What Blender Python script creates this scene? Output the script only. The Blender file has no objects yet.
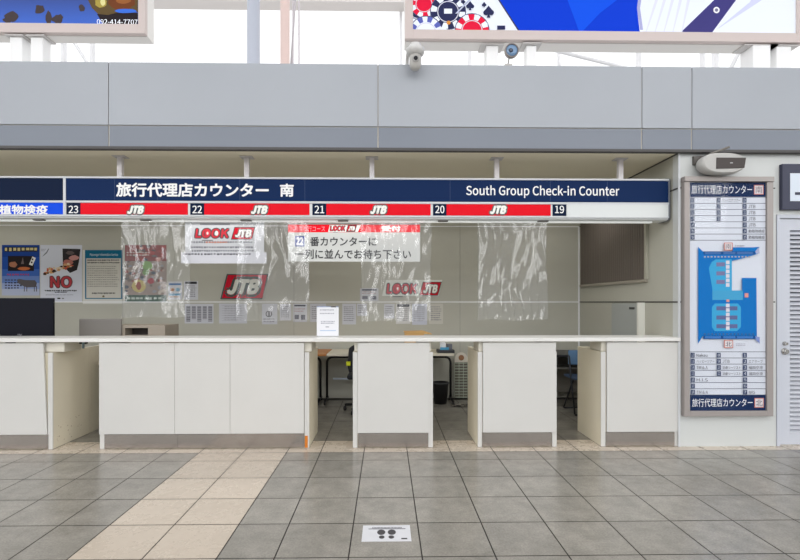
import bpy, bmesh, math, random
from mathutils import Vector, Matrix, noise
random.seed(7)
S = bpy.context.scene
COL = S.collection
PI = math.pi

# ------------------------------------------------------------------ camera
F, CX, CY, H, YAW = 485.0, 394.5, 302.0, 1.385, 0.0174
cd = bpy.data.cameras.new('camera'); cam = bpy.data.objects.new('camera', cd); COL.objects.link(cam)
cd.sensor_width = 36; cd.lens = 36 * F / 800
cd.shift_x = (400 - CX) / 800; cd.shift_y = (CY - 280) / 800
cd.clip_start = .05; cd.clip_end = 200
cam.location = (0, 0, H); cam.rotation_euler = (PI / 2, 0, -YAW)
S.camera = cam
_c, _s = math.cos(YAW), math.sin(YAW)

def S2(px, py, Y):                     # photo measurement -> (X, Z) on the plane at distance Y
    a, b = (px - CX) / F, (CY - py) / F
    x, y = a * _c + _s, -a * _s + _c
    k = Y / y
    return x * k, H + b * k
def X(px, Y): return S2(px, 300, Y)[0]
def Z(py, Y, px=400): return S2(px, py, Y)[1]
def YF(py, px=400):                    # distance at which the floor shows at that height
    a, b = (px - CX) / F, (py - CY) / F
    return (-a * _s + _c) * H / b

# ------------------------------------------------------------------ materials
def lin(c):
    return tuple(((v / 255) / 12.92 if v / 255 <= .04045 else ((v / 255 + .055) / 1.055) ** 2.4) for v in c)
_m = {}
def M(c, rough=.6, metal=0, emit=0, spec=.5, name=None, bump=0, bscale=20, var=0, vscale=3):
    key = (tuple(c), rough, metal, emit, spec, bump, bscale, var, vscale)
    if key in _m: return _m[key]
    m = bpy.data.materials.new(name or 'paint_%d_%d_%d' % tuple(c)); m.use_nodes = True
    nt = m.node_tree; b = nt.nodes['Principled BSDF']
    col = lin(c) + (1,)
    b.inputs['Base Color'].default_value = col
    b.inputs['Roughness'].default_value = rough; b.inputs['Metallic'].default_value = metal
    b.inputs['Specular IOR Level'].default_value = spec
    if emit:
        b.inputs['Emission Color'].default_value = col; b.inputs['Emission Strength'].default_value = emit
    tc = nt.nodes.new('ShaderNodeTexCoord')
    if var:
        n = nt.nodes.new('ShaderNodeTexNoise'); n.inputs['Scale'].default_value = vscale; n.inputs['Detail'].default_value = 4
        nt.links.new(tc.outputs['Object'], n.inputs['Vector'])
        r = nt.nodes.new('ShaderNodeMapRange'); r.inputs['From Min'].default_value = .3; r.inputs['From Max'].default_value = .7
        r.inputs['To Min'].default_value = 1 - var; r.inputs['To Max'].default_value = 1 + var
        nt.links.new(n.outputs['Fac'], r.inputs['Value'])
        h = nt.nodes.new('ShaderNodeHueSaturation'); h.inputs['Color'].default_value = col
        nt.links.new(r.outputs['Result'], h.inputs['Value']); nt.links.new(h.outputs['Color'], b.inputs['Base Color'])
    if bump:
        n = nt.nodes.new('ShaderNodeTexNoise'); n.inputs['Scale'].default_value = bscale; n.inputs['Detail'].default_value = 3
        nt.links.new(tc.outputs['Object'], n.inputs['Vector'])
        bp = nt.nodes.new('ShaderNodeBump'); bp.inputs['Strength'].default_value = bump; bp.inputs['Distance'].default_value = .01
        nt.links.new(n.outputs['Fac'], bp.inputs['Height']); nt.links.new(bp.outputs['Normal'], b.inputs['Normal'])
    _m[key] = m
    return m

def tile_mat(name, c1, c2, speck, rough):
    m = bpy.data.materials.new(name); m.use_nodes = True; nt = m.node_tree; b = nt.nodes['Principled BSDF']
    tc = nt.nodes.new('ShaderNodeTexCoord'); geo = nt.nodes.new('ShaderNodeNewGeometry')
    n1 = nt.nodes.new('ShaderNodeTexNoise'); n1.inputs['Scale'].default_value = 5; n1.inputs['Detail'].default_value = 8; n1.inputs['Roughness'].default_value = .75
    n1.inputs['Distortion'].default_value = .15
    nt.links.new(tc.outputs['Object'], n1.inputs['Vector'])
    rp = nt.nodes.new('ShaderNodeValToRGB'); rp.color_ramp.elements[0].position = .34; rp.color_ramp.elements[1].position = .68
    rp.color_ramp.elements[0].color = lin(c1) + (1,); rp.color_ramp.elements[1].color = lin(c2) + (1,)
    nt.links.new(n1.outputs['Fac'], rp.inputs['Fac'])
    n2 = nt.nodes.new('ShaderNodeTexNoise'); n2.inputs['Scale'].default_value = 90; n2.inputs['Detail'].default_value = 2
    nt.links.new(tc.outputs['Object'], n2.inputs['Vector'])
    mr = nt.nodes.new('ShaderNodeMapRange'); mr.inputs['From Min'].default_value = .35; mr.inputs['From Max'].default_value = .65
    mr.inputs['To Min'].default_value = 1 - speck; mr.inputs['To Max'].default_value = 1 + speck
    nt.links.new(n2.outputs['Fac'], mr.inputs['Value'])
    ri = nt.nodes.new('ShaderNodeMapRange'); ri.inputs['To Min'].default_value = .93; ri.inputs['To Max'].default_value = 1.06
    nt.links.new(geo.outputs['Random Per Island'], ri.inputs['Value'])
    mul = nt.nodes.new('ShaderNodeMath'); mul.operation = 'MULTIPLY'
    nt.links.new(mr.outputs['Result'], mul.inputs[0]); nt.links.new(ri.outputs['Result'], mul.inputs[1])
    h = nt.nodes.new('ShaderNodeHueSaturation'); nt.links.new(rp.outputs['Color'], h.inputs['Color']); nt.links.new(mul.outputs['Value'], h.inputs['Value'])
    nt.links.new(h.outputs['Color'], b.inputs['Base Color'])
    r2 = nt.nodes.new('ShaderNodeMapRange'); r2.inputs['To Min'].default_value = rough - .05; r2.inputs['To Max'].default_value = rough + .08
    nt.links.new(n1.outputs['Fac'], r2.inputs['Value']); nt.links.new(r2.outputs['Result'], b.inputs['Roughness'])
    return m

def clear_mat(name, veil, gloss_rough, tint=(235, 240, 245), bump=0, ior=1.45):
    m = bpy.data.materials.new(name); m.use_nodes = True; nt = m.node_tree
    for n in list(nt.nodes): nt.nodes.remove(n)
    out = nt.nodes.new('ShaderNodeOutputMaterial')
    tr = nt.nodes.new('ShaderNodeBsdfTransparent'); df = nt.nodes.new('ShaderNodeBsdfDiffuse'); df.inputs['Color'].default_value = lin(tint) + (1,)
    gl = nt.nodes.new('ShaderNodeBsdfGlossy'); gl.inputs['Roughness'].default_value = gloss_rough
    lw = nt.nodes.new('ShaderNodeLayerWeight'); lw.inputs['Blend'].default_value = .5
    pw = nt.nodes.new('ShaderNodeMath'); pw.operation = 'POWER'; pw.inputs[1].default_value = 4.0; nt.links.new(lw.outputs['Facing'], pw.inputs[0])
    f0 = 2 * ((ior - 1) / (ior + 1)) ** 2
    fr = nt.nodes.new('ShaderNodeMath'); fr.operation = 'MULTIPLY_ADD'; fr.inputs[1].default_value = .9 - f0; fr.inputs[2].default_value = f0
    nt.links.new(pw.outputs[0], fr.inputs[0])
    m1 = nt.nodes.new('ShaderNodeMixShader'); m2 = nt.nodes.new('ShaderNodeMixShader')
    m1.inputs['Fac'].default_value = veil
    nt.links.new(tr.outputs[0], m1.inputs[1]); nt.links.new(df.outputs[0], m1.inputs[2])
    nt.links.new(m1.outputs[0], m2.inputs[1]); nt.links.new(gl.outputs[0], m2.inputs[2])
    nt.links.new(fr.outputs[0], m2.inputs[0]); nt.links.new(m2.outputs[0], out.inputs[0])
    if bump:
        tc = nt.nodes.new('ShaderNodeTexCoord'); n = nt.nodes.new('ShaderNodeTexNoise'); n.inputs['Scale'].default_value = 9
        mp = nt.nodes.new('ShaderNodeMapping'); mp.inputs['Scale'].default_value = (2.4, 1, .22)
        nt.links.new(tc.outputs['Object'], mp.inputs[0]); nt.links.new(mp.outputs[0], n.inputs['Vector'])
        n.inputs['Distortion'].default_value = 1.2
        bp = nt.nodes.new('ShaderNodeBump'); bp.inputs['Strength'].default_value = bump; bp.inputs['Distance'].default_value = .03
        nt.links.new(n.outputs['Fac'], bp.inputs['Height'])
        nt.links.new(bp.outputs[0], gl.inputs['Normal']); nt.links.new(bp.outputs[0], lw.inputs['Normal'])
    return m

laminate = M((205, 204, 201), .35, var=.015, name='white_laminate')
cream = M((224, 217, 198), .5, var=.03, name='cream_board')
wallpaint = M((181, 180, 169), .6, var=.012, name='cream_wall_panel')
frontwall = M((202, 205, 204), .45, name='white_wall_panel')
fasc_up = M((163, 168, 176), .38, name='grey_metal_panel', var=.01)
fasc_lo = M((118, 125, 137), .35, name='blue_grey_metal_panel')
jointm = M((196, 190, 180), .5)
darkj = M((70, 68, 66), .6)
alu = M((200, 203, 208), .3, .75, name='aluminium')
alu_paint = M((205, 208, 212), .35, name='painted_aluminium')
steel = M((158, 151, 145), .25, 1, name='stainless_steel', bump=.12, bscale=4)
blackp = M((24, 24, 27), .4, name='black_plastic')
blackm = M((28, 28, 30), .35, .3, name='black_tube')
navy = M((18, 42, 84), .5, spec=.08, name='navy_film')
navyd = M((15, 30, 58), .5, spec=.08, name='dark_navy_film')
red = M((228, 2, 30), .4, spec=.12, name='red_film')
white = M((240, 240, 240), .5, name='white_print')
paper = M((226, 227, 232), .7, name='white_paper')
steelwhite = M((228, 228, 230), .45, name='white_steel')

# ------------------------------------------------------------------ mesh builder
class MB:
    def __init__(s): s.bm = bmesh.new(); s.mats = []
    def mi(s, m):
        if m not in s.mats: s.mats.append(m)
        return s.mats.index(m)
    def face(s, pts, m, smooth=False):
        f = s.bm.faces.new([s.bm.verts.new(p) for p in pts]); f.material_index = s.mi(m); f.smooth = smooth
        return f
    def box(s, x0, x1, y0, y1, z0, z1, m):
        x0, x1 = min(x0, x1), max(x0, x1); y0, y1 = min(y0, y1), max(y0, y1); z0, z1 = min(z0, z1), max(z0, z1)
        v = [s.bm.verts.new(p) for p in ((x0,y0,z0),(x1,y0,z0),(x1,y1,z0),(x0,y1,z0),(x0,y0,z1),(x1,y0,z1),(x1,y1,z1),(x0,y1,z1))]
        for q in ((0,3,2,1),(4,5,6,7),(0,1,5,4),(1,2,6,5),(2,3,7,6),(3,0,4,7)):
            f = s.bm.faces.new([v[i] for i in q]); f.material_index = s.mi(m)
        return s
    def prism(s, pts, ax, a0, a1, m, smooth=False):
        """polygon in the two other axes, extruded along ax from a0 to a1"""
        def mk(p, a):
            l = list(p); l.insert(ax, a); return tuple(l)
        A = [s.bm.verts.new(mk(p, a0)) for p in pts]; B = [s.bm.verts.new(mk(p, a1)) for p in pts]
        k = s.mi(m); n = len(pts); fs = [s.bm.faces.new(A), s.bm.faces.new(B[::-1])]
        for i in range(n):
            f = s.bm.faces.new((A[i], B[i], B[(i+1) % n], A[(i+1) % n])); f.smooth = smooth; fs.append(f)
        for f in fs: f.material_index = k
        return s
    def lathe(s, c, prof, m, ax=2, n=24, closed=True):
        """prof: (radius, height) pairs about an axis through c"""
        rings = []
        for r, h in prof:
            ring = []
            for i in range(n):
                a = 2 * PI * i / n; u, v = r * math.cos(a), r * math.sin(a)
                p = {2: (u, v, h), 1: (u, h, v), 0: (h, u, v)}[ax]
                ring.append(s.bm.verts.new((c[0]+p[0], c[1]+p[1], c[2]+p[2])))
            rings.append(ring)
        k = s.mi(m)
        for a, b in zip(rings, rings[1:]):
            for i in range(n):
                f = s.bm.faces.new((a[i], a[(i+1) % n], b[(i+1) % n], b[i])); f.material_index = k; f.smooth = True
        if closed:
            for r in (rings[0][::-1], rings[-1]):
                f = s.bm.faces.new(r); f.material_index = k
        return s
    def cyl(s, c, r, h, m, ax=2, n=24): return s.lathe(c, [(r, 0), (r, h)], m, ax, n)
    def tube(s, pts, r, m, n=10, bend=0):
        P = [Vector(p) for p in pts]
        if bend:
            Q = [P[0]]
            for i in range(1, len(P) - 1):
                a, b, c = P[i-1], P[i], P[i+1]
                d0 = (a - b); d1 = (c - b); t = min(bend, d0.length * .49, d1.length * .49)
                p0, p1 = b + d0.normalized() * t, b + d1.normalized() * t
                for k in range(7):
                    u = k / 6; Q.append((1-u)**2 * p0 + 2*u*(1-u) * b + u*u * p1)
            Q.append(P[-1]); P = Q
        k = s.mi(m); prev = None; rings = []
        up = None
        for i, p in enumerate(P):
            d = ((P[i+1] if i < len(P)-1 else p) - (P[i-1] if i else p)).normalized()
            if up is None: up = Vector((0, 0, 1)) if abs(d.z) < .9 else Vector((1, 0, 0))
            x = d.cross(up).normalized(); up = x.cross(d).normalized()
            rings.append([s.bm.verts.new(p + r * (math.cos(2*PI*j/n) * x + math.sin(2*PI*j/n) * up)) for j in range(n)])
        for a, b in zip(rings, rings[1:]):
            for j in range(n):
                f = s.bm.faces.new((a[j], a[(j+1) % n], b[(j+1) % n], b[j])); f.material_index = k; f.smooth = True
        for q in (rings[0][::-1], rings[-1]):
            f = s.bm.faces.new(q); f.material_index = k
        return s
    def text(s, body, x0, x1, z0, z1, y, m, shear=0, bold=0, outline=None, ow=.03, keep=False):
        base = glyphs(body, shear, 0)
        if not base.vertices: return s
        xs = [v.co.x for v in base.vertices]; ys = [v.co.y for v in base.vertices]
        a0, a1, b0, b1 = min(xs), max(xs), min(ys), max(ys)
        dl = bold + (ow if outline else 0); a0 -= dl; a1 += dl; b0 -= dl; b1 += dl
        sx, sz = (x1 - x0) / (a1 - a0), (z1 - z0) / max(b1 - b0, 1e-6)
        if keep: sx = sz
        def put(me, yy, mm, r=0, n=8, dy=2e-5):
            k = s.mi(mm)
            for q in range(n if r else 1):
                ox, oz = (r * math.cos(2*PI*q/n), r * math.sin(2*PI*q/n)) if r else (0, 0)
                vs = [s.bm.verts.new((x0 + (v.co.x - a0 + ox) * sx, yy + q * dy, z0 + (v.co.y - b0 + oz) * sz)) for v in me.vertices]
                for p in me.polygons:
                    f = s.bm.faces.new([vs[i] for i in p.vertices]); f.material_index = k
        if outline: put(base, y + .00012, outline, bold + ow, 9)
        put(base, y, m, bold, 5)
        return s
    def build(s, name, parent=None, bevel=0, recalc=True):
        if recalc: bmesh.ops.recalc_face_normals(s.bm, faces=[f for f in s.bm.faces])
        me = bpy.data.meshes.new(name); s.bm.to_mesh(me); s.bm.free()
        for m in s.mats: me.materials.append(m)
        o = bpy.data.objects.new(name, me); COL.objects.link(o)
        if parent:
            o.parent = parent; o.matrix_parent_inverse = Matrix.Translation(-parent.location)
        if bevel:
            b = o.modifiers.new('bevel', 'BEVEL'); b.width = bevel; b.segments = 2; b.limit_method = 'ANGLE'
        return o

_g = {}
try: FONT = bpy.data.fonts.load(bpy.utils.system_resource('DATAFILES', path='fonts') + '/Noto Sans CJK Regular.woff2')   # Blender's own interface typeface
except Exception: FONT = None
def glyphs(body, shear, bold):
    key = (body, shear, round(bold, 4))
    if key in _g: return _g[key]
    cu = bpy.data.curves.new('glyphs', 'FONT'); cu.body = body; cu.size = 1; cu.shear = shear; cu.offset = bold
    if FONT: cu.font = FONT
    cu.resolution_u = 4
    ob = bpy.data.objects.new('glyphs', cu); COL.objects.link(ob)
    dg = bpy.context.evaluated_depsgraph_get(); dg.update()
    me = bpy.data.meshes.new_from_object(ob.evaluated_get(dg))
    bpy.data.objects.remove(ob); bpy.data.curves.remove(cu)
    _g[key] = me
    return me

def clip(poly, x0, z0, x1, z1):
    def cut(P, inside, inter):
        R = []
        for i, p in enumerate(P):
            q = P[i-1]
            if inside(p):
                if not inside(q): R.append(inter(q, p))
                R.append(p)
            elif inside(q): R.append(inter(q, p))
        return R
    def ix(v, ax):
        def g(a, b):
            t = (v - a[ax]) / (b[ax] - a[ax])
            return (a[0] + t * (b[0]-a[0]), a[1] + t * (b[1]-a[1]))
        return g
    for ax, v, sg in ((0, x0, 1), (0, x1, -1), (1, z0, 1), (1, z1, -1)):
        poly = cut(poly, lambda p: (p[ax] - v) * sg >= 0, ix(v, ax))
        if len(poly) < 3: return []
    return poly

class Flat(MB):
    """print on a flat sheet at distance Y; measurements in photo pixels, each layer a hair in front of the last"""
    def __init__(s, Y, rect=None, thick=.002, m=None, back=None):
        super().__init__(); s.Y = Y; s.y = Y - .0008; s.c = None
        if rect:
            a, b = S2(rect[0], rect[3], Y), S2(rect[2], rect[1], Y)
            s.box(a[0], b[0], Y, Y + thick, a[1], b[1], m or paper); s.c = (a[0], a[1], b[0], b[1])
    def up(s): s.y -= .00005; return s
    def poly(s, pts, c, rc=True, step=True):
        if step: s.y -= .00005
        P = [S2(p[0], p[1], s.Y) for p in pts]
        if s.c and rc: P = clip(P, *s.c)
        if len(P) > 2: s.face([(p[0], s.y, p[1]) for p in P], c if not isinstance(c, tuple) else M(c, spec=.15))
        return s
    def rect(s, x0, y0, x1, y1, c, step=True): return s.poly([(x0, y1), (x1, y1), (x1, y0), (x0, y0)], c, step=step)
    def disc(s, cx, cy, rx, ry, c, n=20, j=0):
        return s.poly([(cx + rx * math.cos(2*PI*i/n) * (1 + j * random.uniform(-1, 1)), cy + ry * math.sin(2*PI*i/n) * (1 + j * random.uniform(-1, 1))) for i in range(n)], c)
    def rows(s, x0, y0, x1, y1, n, c, dash=None, fill=.45, ragged=.15):
        h = (y1 - y0) / n; s.y -= .00005
        for i in range(n):
            yy = y0 + h * i; xe = x1 - (x1 - x0) * random.uniform(0, ragged)
            if dash:
                x = x0
                while x < xe - dash * .3:
                    w = dash * random.uniform(.5, .85); s.rect(x, yy, min(x + w, xe), yy + h * fill * random.uniform(.7, 1), c, step=False); x += dash
            else: s.rect(x0, yy, xe, yy + h * fill, c, step=False)
        return s
    def t(s, body, x0, y0, x1, y1, c, **k):
        a, b = S2(x0, y1, s.Y), S2(x1, y0, s.Y); s.y -= .0004 if k.get('outline') else .0001
        return s.text(body, a[0], b[0], a[1], b[1], s.y, c if not isinstance(c, tuple) else M(c), **k)

def E(name, loc, label, cat, group=None):
    o = bpy.data.objects.new(name, None); COL.objects.link(o); o.location = loc; o.empty_display_size = .1
    o['label'] = label; o['category'] = cat
    if group: o['group'] = group
    return o
def tag(o, label, cat, group=None):
    o['label'] = label; o['category'] = cat
    if group: o['group'] = group
    return o
def struct(o): o['kind'] = 'structure'; return o
def copy_tree(o, dloc=None):
    c = o.copy(); COL.objects.link(c)
    if dloc is not None: c.location = dloc
    for ch in list(o.children):
        d = ch.copy(); COL.objects.link(d); d.parent = c
        for g in list(ch.children):
            e = g.copy(); COL.objects.link(e); e.parent = d
    return c

# ------------------------------------------------------------------ key planes
YC = 4.60           # counter fronts and the wall on the right
YFAS = 4.54         # front of the fascia
YB = 7.0            # back wall of the counter bay
YS = 4.72           # front of the hanging sign
XR = X(679, YC)     # right side of the bay
XL = -7.5
ZS = Z(149, YFAS)   # soffit
ZT = Z(64.5, YFAS)  # fascia top
XEND = X(776, YC) + 3.2

# ------------------------------------------------------------------ floor
gt = tile_mat('grey_porcelain_tile', (127, 124, 117), (151, 147, 139), .09, .22)
bt = tile_mat('beige_porcelain_tile', (188, 176, 161), (194, 182, 167), .015, .26)
grout = M((38, 33, 30), .8, name='dark_grout')
x0 = X(348, YF(560)); T = .4
xs_r = [x0 + T * k for k in range(-1, 16)]
xf = xs_r[0] - .312
xs = [xf - 2*T - .312 - T * k for k in range(16, -1, -1)] + [xf - 2*T, xf - T, xf] + xs_r
yb1, yb0 = YF(440.5), YF(452)
yl = [YF(y) for y in (460, 477, 497.5, 523, 557)]
ys = [yl[4] - T * k for k in range(14, 0, -1)] + yl[::-1] + [yb0, yb1] + [yb1 + T * k for k in range(1, 6)]
m = MB()
m.box(xs[0], xs[-1], ys[0], max(ys[-1], YB + .1), -.12, -.003, grout)
g = .0036
for i in range(len(xs) - 1):
    for j in range(len(ys) - 1):
        beige = abs((xs[i] + xs[i+1]) / 2 - (xf - T)) < T or (abs(ys[j] - yb0) < 1e-6)
        if ys[j] > yb1 - .01: beige = False
        a, b, c, d = xs[i] + g, xs[i+1] - g, ys[j] + g, ys[j+1] - g
        m.face([(a, c, 0), (b, c, 0), (b, d, 0), (a, d, 0)], bt if beige else gt)
struct(m.build('floor'))

# ------------------------------------------------------------------ walls of the bay
def wall_joints(m, lo, hi, horiz, vert, ax, pos, mat, w=.008, z0=0, z1=ZS):
    pass
zj1, zj2 = 1.385, Z(188, YC, 700)
struct(MB().box(XL, XR + .08, YB, YB + .1, 0, ZS, wallpaint).build('wall_back'))
jm = M((244, 246, 250), .4)
m = MB()
for z in (zj1, zj2): m.box(XL, XR - .002, YB - .004, YB - .0005, z - .006, z + .006, jm)
struct(m.build('trim_1'))
m = MB()
for px in (460, 294, 123, -40): x = X(px, YB); m.box(x - .003, x + .003, YB - .003, YB - .0005, .0, ZS - .01, M((150, 148, 140), .6))
struct(m.build('trim_2'))
struct(MB().box(XR, XR + .08, YC + .1, YB, 0, ZS, wallpaint).build('wall_right'))
m = MB()
for z in (zj1, zj2): m.box(XR - .004, XR - .0005, YC + .02, YB - .01, z - .007, z + .007, darkj)
struct(m.build('trim_3'))
struct(MB().box(XR - .018, XR - .002, YB - .02, YB - .005, 0, zj2, jm).build('trim_4'))
struct(MB().box(XL - .1, XL, YC, YB, 0, ZS, wallpaint).build('wall_light_block'))  # unseen end wall, added to stop light leaking in from the left
struct(MB().box(XR - .007, XR - .0005, YC + .02, YB - .01, ZS - .012, ZS - .001, darkj).build('trim_12'))
# front wall with the door opening
DX0, DX1, DZ = X(776, YC), X(776, YC) + 1.0, Z(214.5, YC, 785)
m = MB()
m.box(XR, DX0, YC, YC + .1, 0, ZT - .1, frontwall)
m.box(DX0, DX1, YC, YC + .1, DZ, ZT - .1, frontwall)
m.box(DX1, XEND, YC, YC + .1, 0, ZT - .1, frontwall)
struct(m.build('wall_front'))
m = MB()
for z in (zj1, zj2): m.box(XR + .01, DX0 - .01, YC - .003, YC - .0005, z - .006, z + .006, darkj)
struct(m.build('trim_5'))
struct(MB().box(XR - .012, XR + .006, YC - .012, YC - .0005, .0, ZS - .01, alu_paint).build('trim_6', bevel=.002))
# soffit / roof of the bay and the fascia in front of it
struct(MB().box(XL - .1, XR + .08, YFAS + .06, YB + .1, ZS, ZS + .12, M((238, 230, 208), .7, name='soffit_paint')).build('ceiling'))
struct(MB().box(XL - .1, XEND, YFAS + .3, 8.6, ZT - .3, ZT - .2, M((200, 200, 200), .7)).build('ceiling_roof_slab'))
zm = Z(127, YFAS)
m = MB(); jx = [X(p, YFAS) for p in (-161, 108.5, 378, 642, 692)]
jx = [XL - .1] + jx + [X(692, YFAS) + 2.53, XEND]
for a, b in zip(jx, jx[1:]): m.box(a + .004, b - .004, YFAS, YFAS + .055, zm + .004, ZT, fasc_up)
struct(m.build('trim_7', bevel=.002))
m = MB()
for a, b in zip(jx, jx[1:]): m.box(a + .006, b - .006, YFAS + .004, YFAS + .055, ZS + .012, zm - .004, fasc_lo)
struct(m.build('trim_8', bevel=.002))
struct(MB().box(XL - .1, XEND, YFAS + .012, YFAS + .06, ZS + .012, ZT - .004, jointm).build('trim_9'))
struct(MB().box(XL - .1, XEND, YFAS + .002, YFAS + .06, ZS - .012, ZS + .012, M((78, 76, 76), .6)).build('trim_10'))  # dark strip stands in for the shade line under the fascia

# ------------------------------------------------------------------ big window behind, with its steelwork
YW = 11.0
m = MB(); wz0, wz1 = 3.0, 10.5
steelL = M((248, 248, 250), .5, name='pale_steel')
for px, w in ((-110, 5), (-20, 4), (28, 5), (62, 3), (91, 2.5), (401, 3), (470, 3), (560, 2), (640, 3), (704, 2.5), (717, 4), (790, 3), (900, 3)):
    m.box(X(px - w/2, YW), X(px + w/2, YW), YW, YW + .12, wz0, wz1, steelL)
for py, h in ((-40, 5), (4, 3)):
    m.box(X(-300, YW), X(1100, YW), YW - .02, YW + .1, Z(py + h, YW), Z(py, YW), M((206, 203, 208), .5))
w1 = m.build('window_1'); struct(w1)
struct(MB().box(X(-300, YW), X(1100, YW), YW + .05, YW + .056, wz0, wz1, clear_mat('window_glass', .0, .02, ior=1.12)).build('glass_pane', w1))
struct(MB().box(X(-300, YW), X(1100, YW), YW - .4, YW - .05, Z(13, YW), Z(7, YW), M((238, 232, 228), .5)).build('trim_11'))
for px, r, Yc, c, lab in ((253.5, 6.2, 8.9, (192, 197, 210), 'grey round steel column rising behind the fascia'),
                          (285, 4.6, 9.6, (240, 214, 206), 'slim pinkish steel column behind the fascia')):
    rr = r * Yc / F
    mb = MB().lathe((X(px, Yc), Yc, 0), [(rr*1.6, 0), (rr*1.6, .03), (rr, .05), (rr, 10.2)], M(c, .4), n=28)
    tag(mb.build('steel_column'), lab, 'column')
m = MB()
for (a, b, w) in ((293, 293, 1.2), (291, 299, 1.6), (299, 299, 1.3)):
    p, q = S2(a, 66, 10.2), S2(b, -60, 10.2); m.tube([(p[0], 10.2, p[1] - 3.5 if a == b else p[1]), (q[0], 10.2, q[1])], w * 10.2 / F / 1.6, M((215, 210, 214), .5))
struct(m.build('trim_13'))
for (pts, lab) in ((((95, 75), (60, 20), 3.2), 'pale diagonal brace behind the fascia, left side'), (((730, 70), (750, 30), 4), 'short steep pale brace behind the fascia, right side'),
                   (((620, 46), (740, 76), 4), 'long shallow pale brace behind the fascia, right side')):
    p, q = S2(*pts[0], 9.9), S2(*pts[1], 9.9); d = Vector((q[0]-p[0], 0, q[1]-p[1]))
    lo = Vector((p[0], 10.6 if '620' in str(pts[0]) else 9.9, p[1])) - d * .8; hi = lo + d * 2.4
    struct(MB().tube([lo, hi], pts[2] * 9.9 / F / 2, M((240, 240, 242), .5)).build('trim_14'))

# ------------------------------------------------------------------ big advertising boards above the bay
YA = 5.6
framem = M((212, 198, 194), .45, name='beige_pink_frame'); under = M((236, 233, 229), .5)
def ad_box(root, fx0, fx1, zb, zt, sx0, sx1, szb, szt, dep):
    m = MB()
    m.box(fx0, sx0, YA, YA + .06, zb, zt, framem); m.box(sx1, fx1, YA, YA + .06, zb, zt, framem)
    m.box(sx0, sx1, YA, YA + .06, zb, szb, framem); m.box(sx0, sx1, YA, YA + .06, szt, zt, framem)
    m.build('frame', root, bevel=.004)
    MB().box(fx0, fx1, YA + .06, YA + dep, zb - .008, zt, under).build('casing', root, bevel=.006)
def ad_post(root, px, w, Yp, zt, wide=2.2, c=(250, 250, 250)):
    x = X(px, Yp); r = w * Yp / F / 2
    MB().box(x - r, x + r, Yp - r, Yp + r, ZT - .2, zt, M(c, .45)).build('support_post', root, bevel=.01)
    MB().box(x - r*wide, x + r*wide, Yp - .1, Yp + .1, zt, zt + .015, M((205, 202, 200), .5)).build('mounting_plate', root)
zt = Z(-90, YA)
def em(c, e=.14): return M(c, .5, emit=e, spec=.1)
# left board
zb, szb = Z(33, YA, 100), Z(23.5, YA, 100)
fx1, sx1 = X(145, YA), X(138, YA); fx0 = X(-330, YA)
r = E('advertising_board', (X(-80, YA), YA, ZT - .2), 'blue lit advertising board at top left above the grey fascia', 'billboard')
ad_box(r, fx0, fx1, zb, zt, fx0 + .08, sx1, szb, zt - .1, .22)
gm = bpy.data.materials.new('blue_print'); gm.use_nodes = True; nt = gm.node_tree; b = nt.nodes['Principled BSDF']
tc = nt.nodes.new('ShaderNodeTexCoord'); se = nt.nodes.new('ShaderNodeSeparateXYZ'); nt.links.new(tc.outputs['Object'], se.inputs[0])
mr = nt.nodes.new('ShaderNodeMapRange'); mr.inputs['From Min'].default_value = Z(24, YA); mr.inputs['From Max'].default_value = Z(-12, YA)
nt.links.new(se.outputs['Z'], mr.inputs['Value'])
cr = nt.nodes.new('ShaderNodeValToRGB'); cr.color_ramp.elements[0].color = lin((38, 92, 196)) + (1,); cr.color_ramp.elements[1].color = lin((18, 36, 104)) + (1,)
nt.links.new(mr.outputs[0], cr.inputs[0]); nt.links.new(cr.outputs[0], b.inputs['Base Color']); nt.links.new(cr.outputs[0], b.inputs['Emission Color'])
b.inputs['Emission Strength'].default_value = .1; b.inputs['Roughness'].default_value = .3
f = Flat(YA + .02); f.c = (fx0 + .08, szb, sx1, zt - .1)
f.box(f.c[0], f.c[2], YA + .02, YA + .05, f.c[1], f.c[3], gm)
brown, dk = em((92, 66, 44)), em((38, 30, 34))
for cx, cy, rx, ry in ((40, 9, 5, 4.5), (38, 12, 3, 2), (12, 17, 7, 5), (8, 20, 5, 3), (49, 18, 3, 8), (58, 19, 6, 5), (82, 8, 3, 3.5)):
    f.disc(cx, cy, rx, ry, em((70, 60, 62)), 13, .25)
for cx, cy in ((-30, 14), (-60, 9), (-110, 16), (-180, 10), (-240, 18)): f.disc(cx, cy, 8, 6, em((70, 60, 62)), 13, .25)
f.up()
f.poly([(86, -4), (92, 8), (98, 14), (104, 17), (118, 14), (138, 12), (138, -10), (86, -10)], em((96, 78, 48)))
f.poly([(97, 14), (103, 24), (138, 26), (138, 13), (120, 12), (108, 15)], dk)
f.up()
f.disc(101, 3, 6, 5, em((168, 150, 70)), 14, .12); f.disc(122, 2, 14, 8, em((112, 62, 34)), 18, .1); f.disc(126, 11, 11, 2.2, em((60, 110, 215)), 14, .1)
f.up(); f.disc(103, 2, 2.5, 4, em((220, 214, 150)), 12, .1); f.disc(124, 0, 8, 4, em((150, 92, 50)), 14, .1)
f.up().t('092-414-7707', 97, 19.7, 137.6, 24.2, em((240, 244, 252), .5))
f.build('screen', r)
for px, w in ((-190, 9), (20.5, 12), (41, 12), (-60, 9)): ad_post(r, px, w, YA + .12, zb - .008 - .016, 1.5)
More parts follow.
